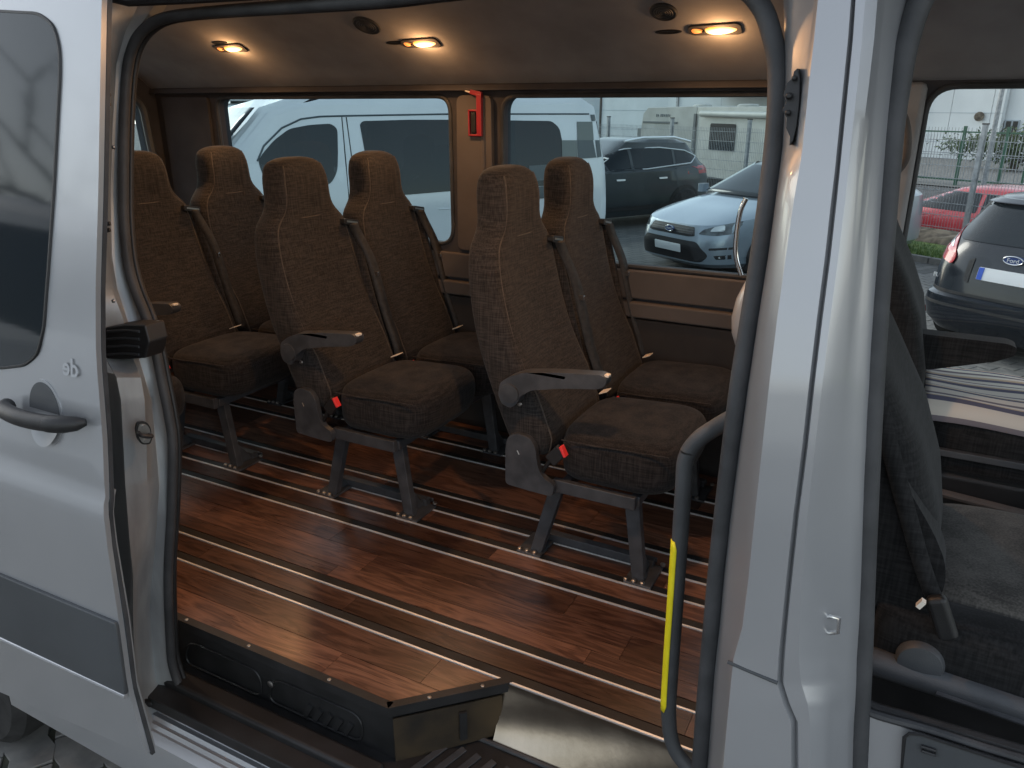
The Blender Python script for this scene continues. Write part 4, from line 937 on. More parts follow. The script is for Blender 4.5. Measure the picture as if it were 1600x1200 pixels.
vb(MB().tube([onp(x, y, .090) for x, y in ((1440, 1166), (1462, 1173), (1462, 1180), (1440, 1173))], .0025, 6, closed=True), 'hatch_slot', M['black'], HA, smooth=True)

# ================================================================== PARKED VEHICLES
def frame_of(origin, fwd, z=GZ):
    """matrix: local x = forwards, y = left, z = up"""
    f = Vector((fwd[0], fwd[1], 0)).normalized(); l = Vector((-f.y, f.x, 0))
    m = Matrix((( f.x, l.x, 0, origin[0]), (f.y, l.y, 0, origin[1]), (0, 0, 1, z), (0, 0, 0, 1))); return m
def wheel(parent, c, r=.32, w=.2, side=1):
    wobj = MB().lathe([(r * .62, 0), (r * .9, -.0 * side), (r, .03 * side), (r, (w - .03) * side), (r * .9, w * side), (r * .6, w * side)], c, 'y', 32).build('wheel', M['tyre'], parent, smooth=True)
    MB().lathe([(r * .64, .008 * side), (r * .6, .03 * side), (r * .2, .02 * side), (.001, .02 * side)], c, 'y', 24).build('rim', M['rim'], wobj, smooth=30)
    for k in range(5):
        a = 2 * pi * k / 5; MB().box(Vector(c) + Vector((cos(a) * r * .36, .012 * side, sin(a) * r * .36)), (r * .55, .02, .05), Matrix.Rotation(-a, 3, 'Y')).build('spoke', M['rim'], wobj, bevel=.005)
    return wobj
def car(name, origin, fwd, z, label, paint, L_=4.6, W_=1.84, H_=1.48, rings=None, glassrange=None, group=None, cat='car'):
    m = frame_of(origin, fwd, z); root = empty(name, label=label, cat=cat, group=group); root.matrix_world = m
    n = 96; R_ = []
    for (xr, xf_, w, e, hr, hf, tum) in rings:
        ring = []
        for k in range(n):
            a = 2 * pi * k / n; ca, sa = cos(a), sin(a); xc = (xr + xf_) / 2; dx = (xf_ - xr) / 2
            x = xc + dx * abs(ca) ** (2 / e) * (1 if ca >= 0 else -1); y = w * abs(sa) ** (2 / e) * (1 if sa >= 0 else -1)
            t = (x - xr) / (xf_ - xr); h = hr(t) if callable(hr) else hr + (hf - hr) * t
            ring.append(Vector((x, y, h)))
        R_.append(ring)
    body = MB().loft(R_)
    bo = body.build('body', paint, root, smooth=28)
    bt = BVHTree.FromPolygons([tuple(v) for v in body.v], body.f)
    return root, bt, body
def decal(root, bt, poly, axis, start, name, m, off=.006, thick=.004, cuts=None, r=.02, parent=None, bevel=0):
    """lay a polygon on the body surface by casting along an axis; poly is in (lateral, height)"""
    q = rnd_poly(poly, r, 3) if r else [Vector(p) for p in poly]
    us = [p[0] for p in q]; vs = [p[1] for p in q]
    def cu(lo, hi, st=.05): return [lo + st * i for i in range(1, max(1, int((hi - lo) / st)))]
    def f(o):
        def g(u, v):
            if axis == 'x': org, d = Vector((start, u, v)), Vector((-1 if start > 0 else 1, 0, 0))
            else: org, d = Vector((u, start, v)), Vector((0, -1 if start > 0 else 1, 0))
            h = bt.ray_cast(org, d)
            if h[0] is None:
                q_ = org.copy(); q_[0 if axis == 'x' else 1] *= .55; hh = bt.find_nearest(q_); return hh[0] + hh[1] * (o * .5 if hh[1].dot(q_ - hh[0]) > 0 else -o * .5)
            return h[0] - d * o
        return g
    return plate([q], f(off), {'v': cu(min(vs), max(vs)), 'u': cu(min(us), max(us))}, f(off - thick)).build(name, m, parent or root, smooth=40)

# ---- silver-blue car, nose towards us at the window
o2 = Vector((-3.05, 10.42, 0)) + Pv * -.04
def hood(t): return 0
RS = [(-2.35, 2.22, .84, 5, .18, .18, 0), (-2.42, 2.33, .90, 5, .26, .24, 0), (-2.45, 2.37, .92, 4.6, .50, .45, 0), (-2.43, 2.34, .92, 4.4, .72, .62, 0), (-2.40, 2.28, .91, 4.2, lambda t: .93 - .20 * max(0, (t - .62) / .38) ** 1.5, 0, 0), (-2.36, 2.16, .88, 4.0, lambda t: .97 - .19 * max(0, (t - .6) / .4) ** 1.5, 0, 0),
      (-2.30, 1.62, .83, 4.0, lambda t: 1.0 - .08 * max(0, (t - .7) / .3), 0, 0), (-2.2, 1.15, .80, 4, 1.02, .99, 0), (-1.55, .25, .64, 4, 1.42, 1.42, 0), (-1.35, .0, .55, 4, 1.47, 1.47, 0), (-1.0, -.3, .3, 3, 1.49, 1.49, 0)]
SCAR, bt, body = car('parked_car', o2 + Dv * 2.36, -Dv, GZ, 'silver-blue car with its nose towards the minibus window', M['carblue'], rings=RS)
decal(SCAR, bt, [(-.46, .60), (-.40, .71), (.40, .71), (.46, .60), (.36, .585), (-.36, .585)], 'x', 4, 'upper_grille', M['grille'], r=.02)
for k in range(3): decal(SCAR, bt, [(-.42, .615 + .03 * k), (-.42, .622 + .03 * k), (.42, .622 + .03 * k), (.42, .615 + .03 * k)], 'x', 4, 'grille_bar', M['frame'], off=.012, r=0)
decal(SCAR, bt, [(-.58, .26), (-.66, .36), (-.50, .53), (.50, .53), (.66, .36), (.58, .26)], 'x', 4, 'lower_grille', M['grille'], r=.05)
decal(SCAR, bt, [(-.26, .36), (-.26, .47), (.26, .47), (.26, .36)], 'x', 4, 'number_plate', M['plate'], off=.02, r=.01)
for s_ in (-1, 1):
    decal(SCAR, bt, [(s_ * .50, .63), (s_ * .54, .69), (s_ * .80, .80), (s_ * .895, .84), (s_ * .905, .76), (s_ * .88, .66), (s_ * .7, .62)], 'x', 4, 'headlight', M['headlight'], off=.007, r=.02)
    decal(SCAR, bt, [(s_ * .62, .67), (s_ * .64, .73), (s_ * .72, .76), (s_ * .74, .68)], 'x', 4, 'headlight_bulb', M['lamp_white'], off=.012, r=.02)
    decal(SCAR, bt, [(s_ * .72, .31), (s_ * .70, .36), (s_ * .87, .38), (s_ * .86, .32)], 'x', 4, 'fog_lamp', M['grille'], off=.007, r=.01)
    decal(SCAR, bt, [(s_ * .74, .325), (s_ * .74, .35), (s_ * .84, .36), (s_ * .83, .33)], 'x', 4, 'fog_bulb', M['lamp_white'], off=.012, r=.01)
    decal(SCAR, bt, [(s_ * .66, .43), (s_ * .66, .46), (s_ * .88, .48), (s_ * .88, .45)], 'x', 4, 'air_slot', M['grille'], off=.007, r=.01)
    MB().loft([superloop(.75, .93, .06, z_, s_ * .99, 16, 2.5) for z_ in (.98, 1.0, 1.07, 1.10)]).build('mirror', M['carblue'], SCAR, smooth=True)
    wheel(SCAR, (1.42, s_ * .925, .325), .325, .2, -s_)
    # side windows
    decal(SCAR, bt, [(.95, 1.03), (.35, 1.30), (-.1, 1.385), (-1.1, 1.385), (-1.75, 1.15), (-1.7, 1.05)], 'y', s_ * 3, 'side_window', M['glass_dark'], off=.006, r=.04)
def wind(root, y0, y1, x0, z0, x1, z1, name='windscreen', m=M['glass_dark'], lift=.012):
    rows = []
    for j in range(9):
        t = j / 8; w = y0 + (y1 - y0) * t
        rows.append([Vector((x0 + (x1 - x0) * t - .10 * abs(s_) ** 2.5 * (1 if x0 > x1 else -1), w * s_, z0 + (z1 - z0) * t + lift)) for s_ in [k / 8 for k in range(-8, 9)]])
    return MB().sheet(rows).build(name, m, root, smooth=True, solid=.004)
wind(SCAR, .74, .56, 1.12, 1.0, .27, 1.405, lift=.028)
bd = MB().loft([[Vector((2.345 + .0, .075 * cos(a) * s_, .655 + .035 * sin(a) * s_)) + Vector((x_, 0, 0)) for a in [2 * pi * k / 24 for k in range(24)]] for s_, x_ in ((1.1, 0), (1.1, .02), (1, .024), (.3, .024))]).build('badge', M['badge'], SCAR)
text('badge_script', 'Ford', .052, Vector((2.371, 0, .655)), (pi / 2, 0, pi / 2), M['plate'], SCAR, .001)
MB().tube([(2.368, .078 * cos(a), .655 + .038 * sin(a)) for a in [2 * pi * k / 28 for k in range(28)]], .004, 6, closed=True).build('badge_rim', M['chrome'], SCAR, smooth=True)

# ---- dark SUV further back, tail to the right
o3 = Vector((-4.96, 14.45, 0)) + Dv * 1.95 - Pv * .91
RS = [(-2.1, 2.1, .84, 5, .22, .22, 0), (-2.2, 2.18, .90, 5, .34, .32, 0), (-2.24, 2.2, .91, 4.6, .60, .55, 0), (-2.22, 2.16, .91, 4.4, .85, .75, 0), (-2.18, 2.06, .90, 4.2, lambda t: 1.04 - .14 * max(0, (t - .62) / .38) ** 1.5, 0, 0),
      (-2.13, 1.5, .86, 4.0, lambda t: 1.10 - .12 * max(0, (t - .7) / .3), 0, 0), (-2.05, 1.05, .82, 4, 1.15, 1.03, 0), (-1.62, .1, .68, 4.5, 1.53, 1.58, 0), (-1.45, -.15, .60, 4, 1.60, 1.63, 0), (-1.0, -.4, .3, 3, 1.63, 1.645, 0)]
SUV, bt, body = car('parked_car', o3 - Dv * 2.0, -Dv, GZ, 'dark grey SUV with bright window trim parked behind the white van', M['suvdark'], rings=RS)
for s_ in (1,):
    wq = [(1.0, 1.06), (.55, 1.32), (.1, 1.46), (-.7, 1.47), (-1.35, 1.40), (-1.72, 1.28), (-1.5, 1.16), (-.3, 1.09)]
    decal(SUV, bt, wq, 'y', s_ * 3, 'side_window', M['glass_dark'], off=.006, r=.03)
    q = rnd_poly(wq, .03, 3)
    def cst(u, v):
        h = bt.ray_cast(Vector((u, 3, v)), Vector((0, -1, 0))); return (h[0] if h[0] is not None else Vector((u, .8, v))) + Vector((0, .012, 0))
    MB().tube([cst(p[0], p[1]) for p in q], .012, 6, closed=True).build('window_trim', M['alu'], SUV, smooth=True)
    for x_ in (.0, -1.05): decal(SUV, bt, [(x_ - .03, 1.07), (x_ + .03, 1.07), (x_ + .05, 1.46), (x_ - .01, 1.46)], 'y', 3, 'window_post', M['suvdark'], off=.012, r=0)
    for x_ in (.35, -.68): decal(SUV, bt, [(x_ - .1, .90), (x_ + .1, .90), (x_ + .1, .93), (x_ - .1, .93)], 'y', 3, 'door_handle', M['alu'], off=.03, thick=.02, r=.01)
    for x_ in (1.38, -1.30):
        decal(SUV, bt, [(x_ + .43 * cos(a), .33 + .43 * sin(a)) for a in [pi * k / 16 for k in range(17)]] , 'y', 3, 'wheel_arch', M['black'], off=.01, r=0)
        wheel(SUV, (x_, .935, .345), .345, .2, -1)
    decal(SUV, bt, [(-2.0, .34), (2.0, .34), (2.0, .42), (-2.0, .42)], 'y', 3, 'side_cladding', M['black'], off=.02, r=0)
decal(SUV, bt, [(-1.98, .98), (-1.9, 1.1), (-2.06, 1.14), (-2.12, 1.0)], 'y', 3, 'taillight', M['taillight'], off=.012, r=.02)
decal(SUV, bt, [(.62, .95), (.62, 1.08), (.86, 1.12), (.88, .95)], 'x', -4, 'taillight', M['taillight'], off=.012, r=.02)
MB().tube([(.15, .72, 1.60), (-.3, .70, 1.655), (-1.1, .68, 1.65), (-1.55, .66, 1.56)], .022, 8).build('roof_rail', M['alu'], SUV, smooth=True)

# ---- dark hatchback seen from behind through the front doorway
o4 = Vector((.19, 8.25, 0)) + Pv * .60 + Vector((-.02, -.0, 0))
RS = [(-2.06, 2.1, .83, 5, .24, .22, 0), (-2.13, 2.15, .89, 5.5, .34, .3, 0), (-2.17, 2.18, .91, 5.5, .47, .5, 0), (-2.16, 2.17, .915, 5.2, .575, .56, 0), (-2.10, 2.17, .91, 5.0, .60, .57, 0), (-2.07, 2.14, .91, 5, .80, .7, 0), (-2.02, 2.05, .90, 4.6, lambda t: .98 - .1 * max(0, (t - .62) / .38), 0, 0),
      (-1.93, 1.4, .85, 4.4, 1.09, .96, 0), (-1.62, .2, .68, 4.2, 1.42, 1.40, 0), (-1.50, .0, .60, 4, 1.465, 1.45, 0), (-1.0, -.3, .3, 3, 1.485, 1.485, 0)]
HCAR, bt, body = car('parked_car', o4 + Dv * 2.15, Dv, GZ - .03, 'dark blue hatchback seen from behind beyond the driver seat', M['cardark'], rings=RS)
decal(HCAR, bt, [(-.60, 1.08), (-.66, 1.14), (-.54, 1.40), (.54, 1.40), (.66, 1.14), (.60, 1.08)], 'x', -4, 'rear_window', M['glass_dark'], off=.008, r=.04)
decal(HCAR, bt, [(-.57, 1.415), (-.55, 1.45), (.55, 1.45), (.57, 1.415)], 'x', -4, 'spoiler', M['cardark'], off=.06, thick=.05, r=.01)
for s_ in (-1, 1):
    decal(HCAR, bt, [(s_ * .905, .92), (s_ * .54, .86), (s_ * .52, .93), (s_ * .62, 1.08), (s_ * .71, 1.18), (s_ * .82, 1.20), (s_ * .885, 1.05)], 'x', -4, 'taillight', M['taillight'], off=.02, thick=.014, r=.03)
    decal(HCAR, bt, [(s_ * .80, 1.05), (s_ * .60, 1.0), (s_ * .66, 1.06), (s_ * .73, 1.145), (s_ * .79, 1.15)], 'x', -4, 'reversing_lamp', M['lamp_white'], off=.025, r=.02)
    decal(HCAR, bt, [(s_ * .85, .33), (s_ * .76, .33), (s_ * .76, .40), (s_ * .86, .41)], 'x', -4, 'rear_reflector', M['taillight'], off=.012, r=.02)
    decal(HCAR, bt, [(s_ * .38, .74), (s_ * .38, .92), (s_ * .33, .95), (s_ * .33, .72)], 'x', -4, 'plate_recess_edge', M['black'], off=.008, r=.01)
    wheel(HCAR, (-1.32, s_ * .89, .325), .325, .2, -s_)
decal(HCAR, bt, [(-.8, .60), (.8, .60), (.8, .625), (-.8, .625)], 'x', -4, 'boot_joint', M['black'], off=.006, r=0)
decal(HCAR, bt, [(-.88, .49), (.88, .49), (.88, .515), (-.88, .515)], 'x', -4, 'bumper_crease', M['black'], off=.005, r=0)
decal(HCAR, bt, [(-.26, .77), (.26, .77), (.26, .88), (-.26, .88)], 'x', -4, 'number_plate', M['plate'], off=.022, thick=.01, r=.008)
decal(HCAR, bt, [(.21, .772), (.256, .772), (.256, .878), (.21, .878)], 'x', -4, 'plate_band', M['plate_blue'], off=.027, r=.003)
hb_ = bt.ray_cast(Vector((-4, 0, .97)), Vector((1, 0, 0)))[0]
MB().loft([[Vector((hb_.x - x_, .085 * cos(a) * s_, .975 + .034 * sin(a) * s_)) for a in [2 * pi * k / 24 for k in range(24)]] for s_, x_ in ((1.05, -.02), (1.05, .012), (.95, .018), (.3, .018))]).build('badge', M['badge'], HCAR)
MB().tube([(hb_.x - .017, .086 * cos(a), .975 + .035 * sin(a)) for a in [2 * pi * k / 28 for k in range(28)]], .005, 6, closed=True).build('badge_rim', M['chrome'], HCAR, smooth=True)
text('badge_script', 'Ford', .055, Vector((hb_.x - .02, 0, .972)), (pi / 2, 0, -pi / 2), M['plate'], HCAR, .001)
hb_ = bt.ray_cast(Vector((-4, .70, .72)), Vector((1, 0, 0)))[0]
text('badge_lettering', 'FLS', .055, Vector((hb_.x - .008, .70, .72)), (pi / 2, 0, -pi / 2), M['alu'], HCAR, .003, .001)

# ---- red car behind the fence
o5 = gp(-1.15, 2.3, GZ2)
RS = [(-2.0, 1.9, .8, 4, .2, .2, 0), (-2.08, 2.0, .86, 4, .35, .33, 0), (-2.1, 2.02, .88, 4, .6, .55, 0), (-2.06, 1.95, .87, 4, .9, .74, 0), (-1.95, 1.2, .82, 4, .98, .90, 0), (-1.2, .15, .62, 3.8, 1.33, 1.32, 0), (-1.0, -.05, .54, 3.6, 1.37, 1.36, 0), (-.8, -.3, .3, 3, 1.38, 1.38, 0)]
RCAR, bt, body = car('parked_car', o5, -Pv, GZ2 + .02, 'red car parked behind the wire mesh fence', M['carred'], rings=RS)
decal(RCAR, bt, [(1.05, .94), (.55, 1.18), (.15, 1.27), (-.42, 1.27), (-.45, .93)], 'y', 3, 'side_window', M['glass_dark'], off=.006, r=.04)
decal(RCAR, bt, [(-.52, .93), (-.5, 1.27), (-1.0, 1.24), (-1.5, 1.02), (-1.45, .94)], 'y', 3, 'side_window', M['glass_dark'], off=.006, r=.04)
for x_ in (1.25, -1.25): decal(RCAR, bt, [(x_ + .37 * cos(a), .3 + .37 * sin(a)) for a in [pi * k / 16 for k in range(17)]], 'y', 3, 'wheel_arch', M['black'], off=.006, r=0); wheel(RCAR, (x_, .885, .30), .30, .18, -1)
decal(RCAR, bt, [(-1.9, .62), (1.9, .56), (1.9, .575), (-1.9, .635)], 'y', 3, 'side_crease', M['carred'], off=.02, thick=.018, r=0)
# sliver of a white car beside it
o6 = gp(-4.75, 1.5, GZ2)
WCAR, bt, body = car('parked_car', o6, -Pv, GZ2 + .02, 'white car with a red tail lamp, a sliver beside the cab window edge', M['white'], rings=RS)
decal(WCAR, bt, [(-1.86, .85), (-1.86, 1.0), (-2.05, .98), (-2.05, .85)], 'y', 3, 'taillight', M['taillight'], off=.01, r=.02)
decal(WCAR, bt, [(1.05, .94), (.15, 1.27), (-1.0, 1.24), (-1.5, 1.02), (-1.45, .94)], 'y', 3, 'side_window', M['glass_dark'], off=.006, r=.04)
for x_ in (1.25, -1.25): wheel(WCAR, (x_, .885, .30), .30, .18, -1)

# ---- white van alongside, nose to the left (its near side lies on this plane)
vp = Vector((-4.96, 7.57, 0))
def van(name, origin, label, paint, detail=True, H=2.26, L2=(-3.3, 2.42), zg=GZ, fwd=-Dv, check=True):
    """local x forwards (nose +), near side at y=0, body to y=-1.95; left side is seen"""
    root = empty(name, label=label, cat='van'); root.matrix_world = frame_of(origin, fwd, zg)
    prof = [(-L2[1], .3), (-L2[1] - .04, .9), (-L2[1] - .02, 1.5), (-L2[1] + .10, H - .12), (-L2[1] + .28, H - .02), (0, H), (1.1, H), (1.55, H - .05), (1.85, H - .14), (2.25, 1.80), (2.65, 1.38), (2.95, 1.18), (3.25, 1.02), (3.33, .7), (3.33, .32)]
    n = len(prof); rings = []
    for ins, y in ((.0, .0), (.0, .0)): pass
    def inset(k):
        c = Vector((0, 1.1)); out = []
        for p in prof:
            v = Vector(p); d = (v - c); s_ = 1 - k / max(d.length, .4); out.append(Vector((c.x + d.x * s_, c.y + d.y * s_)))
        return out
    seq = [(.14, -.075), (.10, -.045), (.05, -.015), (.02, -.003), (0, -.03)]
    lv = [(.15, .0), (.08, -.012), (.03, -.05), (0, -.13), (0, -1.82), (.03, -1.9), (.09, -1.94), (.16, -1.95)]
    tmb = lambda z: .14 * max(0, z - 1.15) ** 1.3
    def fine(pts):
        out = []
        for i in range(len(pts)):
            a, c = pts[i], pts[(i + 1) % len(pts)]; m_ = max(1, int((c - a).length / .15))
            out += [a.lerp(c, t / m_) for t in range(m_)]
        return out
    for k, y in lv:
        rings.append([Vector((p[0], y + (-tmb(p[1]) if y > -1 else tmb(p[1])), p[1])) for p in fine(inset(k))])
    b = MB().loft(rings, False, True)
    sp_ = plate([fine(inset(.15))], lambda u, v: Vector((u, -tmb(v), v)), [.3 + .1 * q for q in range(25)])
    b.add(sp_.v, sp_.f)
    bo = b.build('body', paint, root, smooth=40)
    bt = BVHTree.FromPolygons([tuple(v) for v in b.v], b.f)
    return root, bt
WVAN, bt = van('parked_van', vp + Pv * .0, 'white van with tinted side windows parked alongside, nose to the left', M['white'], H=2.35)
wvi = WVAN.matrix_world.inverted()
def onvan(px, py):
    # meets the near side of the van
    P = atpl(px, py, vp, Pv); l = wvi @ P; o = .14 * max(0, l.z - 1.15) ** 1.3
    P = atpl(px, py, vp - Pv * o, Pv); l = wvi @ P; return (l.x, l.z)
def vdecal(pts, name, m, off=.004, r=.05, thick=.003, parent=None):
    return decal(WVAN, bt, [onvan(*p) for p in pts], 'y', 2, name, m, off=off, r=r, thick=thick, parent=parent)
vdecal([(403, 252), (410, 240), (428, 219), (452, 201), (484, 195), (517, 193), (527, 201), (528, 240), (527, 268), (518, 286), (502, 293), (450, 302), (420, 300)], 'door_window', M['glass_dark'])
vdecal([(562, 194), (567, 189), (640, 187), (730, 187), (862, 189), (874, 200), (880, 230), (886, 272), (888, 288), (857, 290), (700, 299), (640, 304), (582, 308), (572, 250)], 'side_window', M['glass_dark'])
# checkered film towards the tail
for pts, m_ in (([(901, 190), (925, 190), (927, 219), (902, 219)], 'check_pale'), ([(877, 219), (901, 219), (902, 250), (878, 252)], 'check_pale'), ([(902, 219), (926, 219), (931, 246), (903, 248)], 'check'),
                ([(922, 179), (932, 179), (934, 189), (924, 189)], 'check'), ([(930, 219), (938, 219), (940, 245), (933, 246)], 'check'), ([(826, 259), (855, 257), (856, 281), (828, 283)], 'check'), ([(878, 254), (902, 252), (903, 277), (880, 279)], 'check'),
                ([(856, 281), (880, 280), (881, 290), (857, 290.5)], 'check'), ([(835, 292), (857, 290), (857, 309), (836, 311)], 'check'), ([(857, 310), (882, 308), (883, 336), (858, 338)], 'check')):
    vdecal(pts, 'checker_square', M[m_], off=.010, r=0)
def vline(pts, name='panel_line', r=.006, m='black'):
    ps = []
    for p in pts:
        u, v = onvan(*p); h = bt.ray_cast(Vector((u, 2, v)), Vector((0, -1, 0)))[0]
        if h: ps.append(h + Vector((0, .001, 0)))
    if len(ps) > 1: MB().tube(ps, r, 6).build(name, M[m], WVAN, smooth=True)
vline([(402, 252), (412, 228), (440, 200), (470, 186), (500, 182), (536, 181), (620, 179.5), (709, 178), (800, 178), (920, 178)], 'gutter', .010, 'check')
vline([(534, 183), (540, 250), (546, 320), (548, 340), (549, 370)]); vline([(541, 183), (550, 250), (560, 330), (563, 372)])
vline([(686, 327), (715, 325), (760, 321), (820, 317)], 'side_crease', .008, 'white')
vline([(860, 318), (880, 316), (930, 310)], 'side_crease', .008, 'white')
u_, v_ = onvan(556, 360); text('side_lettering', 'In', .26, Vector((u_, .006, v_)), (pi / 2, 0, pi), M['ink'], WVAN, .002, .004)
vdecal([(539, 345), (560, 344), (560, 349), (539, 350)], 'door_handle', M['white'], off=.02, r=.005)
# windscreen across the nose
rows = []
for j in range(7):
    t = j / 6; x = 1.92 + .70 * t; z_ = 2.16 - .72 * t
    rows.append([Vector((x + .06 - .07 * abs(2 * s_ - 1) ** 2, -.17 - 1.61 * s_ + (.05 * t * (1 if s_ < .5 else -1)), z_ + .05)) for s_ in [k / 10 for k in range(11)]])
MB().sheet(rows).build('windscreen', M['glass_dark'], WVAN, smooth=True, solid=.004)
MB().tube([(1.30, -.72, 2.26), (1.34, -.74, 2.29), (1.05, -.78, 2.36)], .03, 8).build('aerial_foot', M['ink'], WVAN, smooth=True)
MB().tube([(1.30, -.74, 2.3), (1.52, -.76, 2.62)], .006, 6).build('aerial', M['ink'], WVAN)
for x_ in (2.35, -1.55): wheel(WVAN, (x_, -.02, .34), .34, .22, -1)
MB().loft([superloop(-2.1, -1.72, .13 - .03 * k, 2.24 + .04 * k, -.6, 16, 3) for k in range(4)]).build('roof_vent', M['white'], WVAN, smooth=True)
# second white van beyond, with roof hatches and a rack
vp2 = vp - Pv * 4.2 + Dv * .2
WV2, bt2 = van('parked_van', vp2, 'second white van behind the first, its roof just showing with hatches', M['white'], H=2.30)
decal(WV2, bt2, [(2.35, 1.5), (2.05, 1.95), (1.6, 2.02), (1.2, 2.02), (1.15, 1.45)], 'y', 2, 'door_window', M['glass_dark'], r=.04)
decal(WV2, bt2, [(.9, 2.02), (-2.0, 2.02), (-2.0, 1.4), (.9, 1.4)], 'y', 2, 'side_window', M['glass_dark'], r=.06)
for x_, h in ((.6, .12), (-1.1, .14)):
    MB().span((x_, -.8, 2.26), (x_ + .5, -.25, 2.26 + h)).build('roof_hatch', M['dark_grey'], WV2, bevel=.02); MB().span((x_ + .02, -.78, 2.27 + h), (x_ + .48, -.27, 2.30 + h)).build('hatch_lid', M['white'], WV2, bevel=.01)
MB().span((-2.4, -1.7, 2.29), (2.1, -.15, 2.44)).build('raised_roof', M['white'], WV2, bevel=.05)
for x_ in (2.35, -1.55): wheel(WV2, (x_, -.02, .34), .34, .22, -1)
# tall dark box body beyond the first van
DB = empty('box_trailer', label='dark box trailer just above the roof of the first white van', cat='trailer'); DB.matrix_world = frame_of(vp - Pv * 6.9 + Dv * 1.2, -Dv, GZ)
MB().prism([(-1.6, 0, .5), (-1.38, 0, 2.9), (1.8, 0, 2.9), (1.8, 0, .5)], (0, -2, 0)).build('box', M['check'], DB, bevel=.03)
MB().tube([(-1.63, .02, .5), (-1.41, .02, 2.92)], .03, 6).build('corner_post', M['white'], DB)
for x_ in (1.0, -.8): wheel(DB, (x_, -.02, .34), .34, .22, -1)

# ---- caravan beyond the fence
cq = atpl(1087, 200, gp(0, 7, 0), Dv); cv = Vector((cq.x, cq.y, GZ2)); CV = empty('caravan', label='cream caravan with a rolled awning behind the mesh fence', cat='caravan'); CV.matrix_world = frame_of(cv, Pv, GZ2 + .02)
A1 = radians(28)
def cvp(u, v, w=0): return Vector((u, w, v))
# front body: its end wall (to the left) and long side (to the right, turned away)
b = MB(); H_ = 2.72
b.prism([(-2.95, 0, .55), (-2.98, 0, 1.9), (-2.88, 0, H_ - .25), (-2.62, 0, H_ - .03), (-.1, 0, H_ + .02), (0, 0, H_), (0, 0, .45)], (0, 5.0, 0)); b.build('end_wall', M['caravan'], CV, bevel=.04)
b = MB(); b.prism([(.005, 0, .45), (.005, 0, H_), (4.8, -.9, H_ + .02), (4.8, -.9, .45)], (0, 3, 0)); b.build('side_wall', M['caravan'], CV, bevel=.03)
b = MB(); b.box((-.02, -.04, 1.5), (.12, .05, 2.0)); b.build('corner_strip', M['check'], CV, bevel=.01)
b = MB(); b.tube([(.4, -.17, H_ - .22), (4.8, -.99, H_ - .24)], .10, 12); b.build('awning_case', M['caravan'], CV, smooth=True)
sd_ = Vector((4.8, -.9, 0)).normalized()
def cside(u, v, o=.02): p = sd_ * u; return Vector((p.x + sd_.y * o, p.y - sd_.x * o, v))
wq = rnd_poly([(.95, 1.35), (2.35, 1.35), (2.35, 2.2), (.95, 2.2)], .06, 3)
plate([wq], lambda u, v: cside(u, v, .04), (), lambda u, v: cside(u, v, .01)).build('window', M['glass_dark'], CV)
b = MB(); b.box((-1.9, -.02, 2.18), (1.9, .03, .07)); b.build('window_strip', M['check'], CV, bevel=.01)
for k in range(8): MB().box((-2.1 + k * .095 + (.05 if k > 1 else 0), -.004, 2.42), (.06, .012, .10 - .02 * (k % 3 == 1))).build('faint_letter', M['check'], CV, bevel=.006)
for x_, w_ in ((-1.0, .35), (1.2, .4), (3.6, .6)): MB().loft([superloop(x_ - w_ * k_, x_ + w_ * k_, .25 * k_, z_, 1.2, 16, 3) for k_, z_ in ((1, H_), (1, H_ + .05), (.8, H_ + .09), (.3, H_ + .1))]).build('roof_vent', M['caravan'], CV, smooth=True)
for x_ in (-2.0, 2.2): wheel(CV, (x_, .0, .33), .33, .2, 1)
# coach-like red and grey vehicle far left of the caravan
RV = empty('parked_truck', label='grey truck with a red cab edge between the white van and the caravan', cat='truck'); RV.matrix_world = frame_of(gp(-17.0, 8.5, 0), Pv, GZ2 + .02)
MB().span((-2.0, 0, .4), (1.0, 2, 1.9)).build('body', M['check'], RV, bevel=.05); MB().span((1.02, .05, .9), (1.35, 1.9, 2.0)).build('red_panel', M['carred'], RV, bevel=.04)
for k in range(4): MB().span((-1.8, -.02, .6 + .3 * k), (.9, 0, .65 + .3 * k)).build('rail', M['caravan'], RV)
for x_ in (-1.2, .6): wheel(RV, (x_, .0, .4), .4, .2, 1)

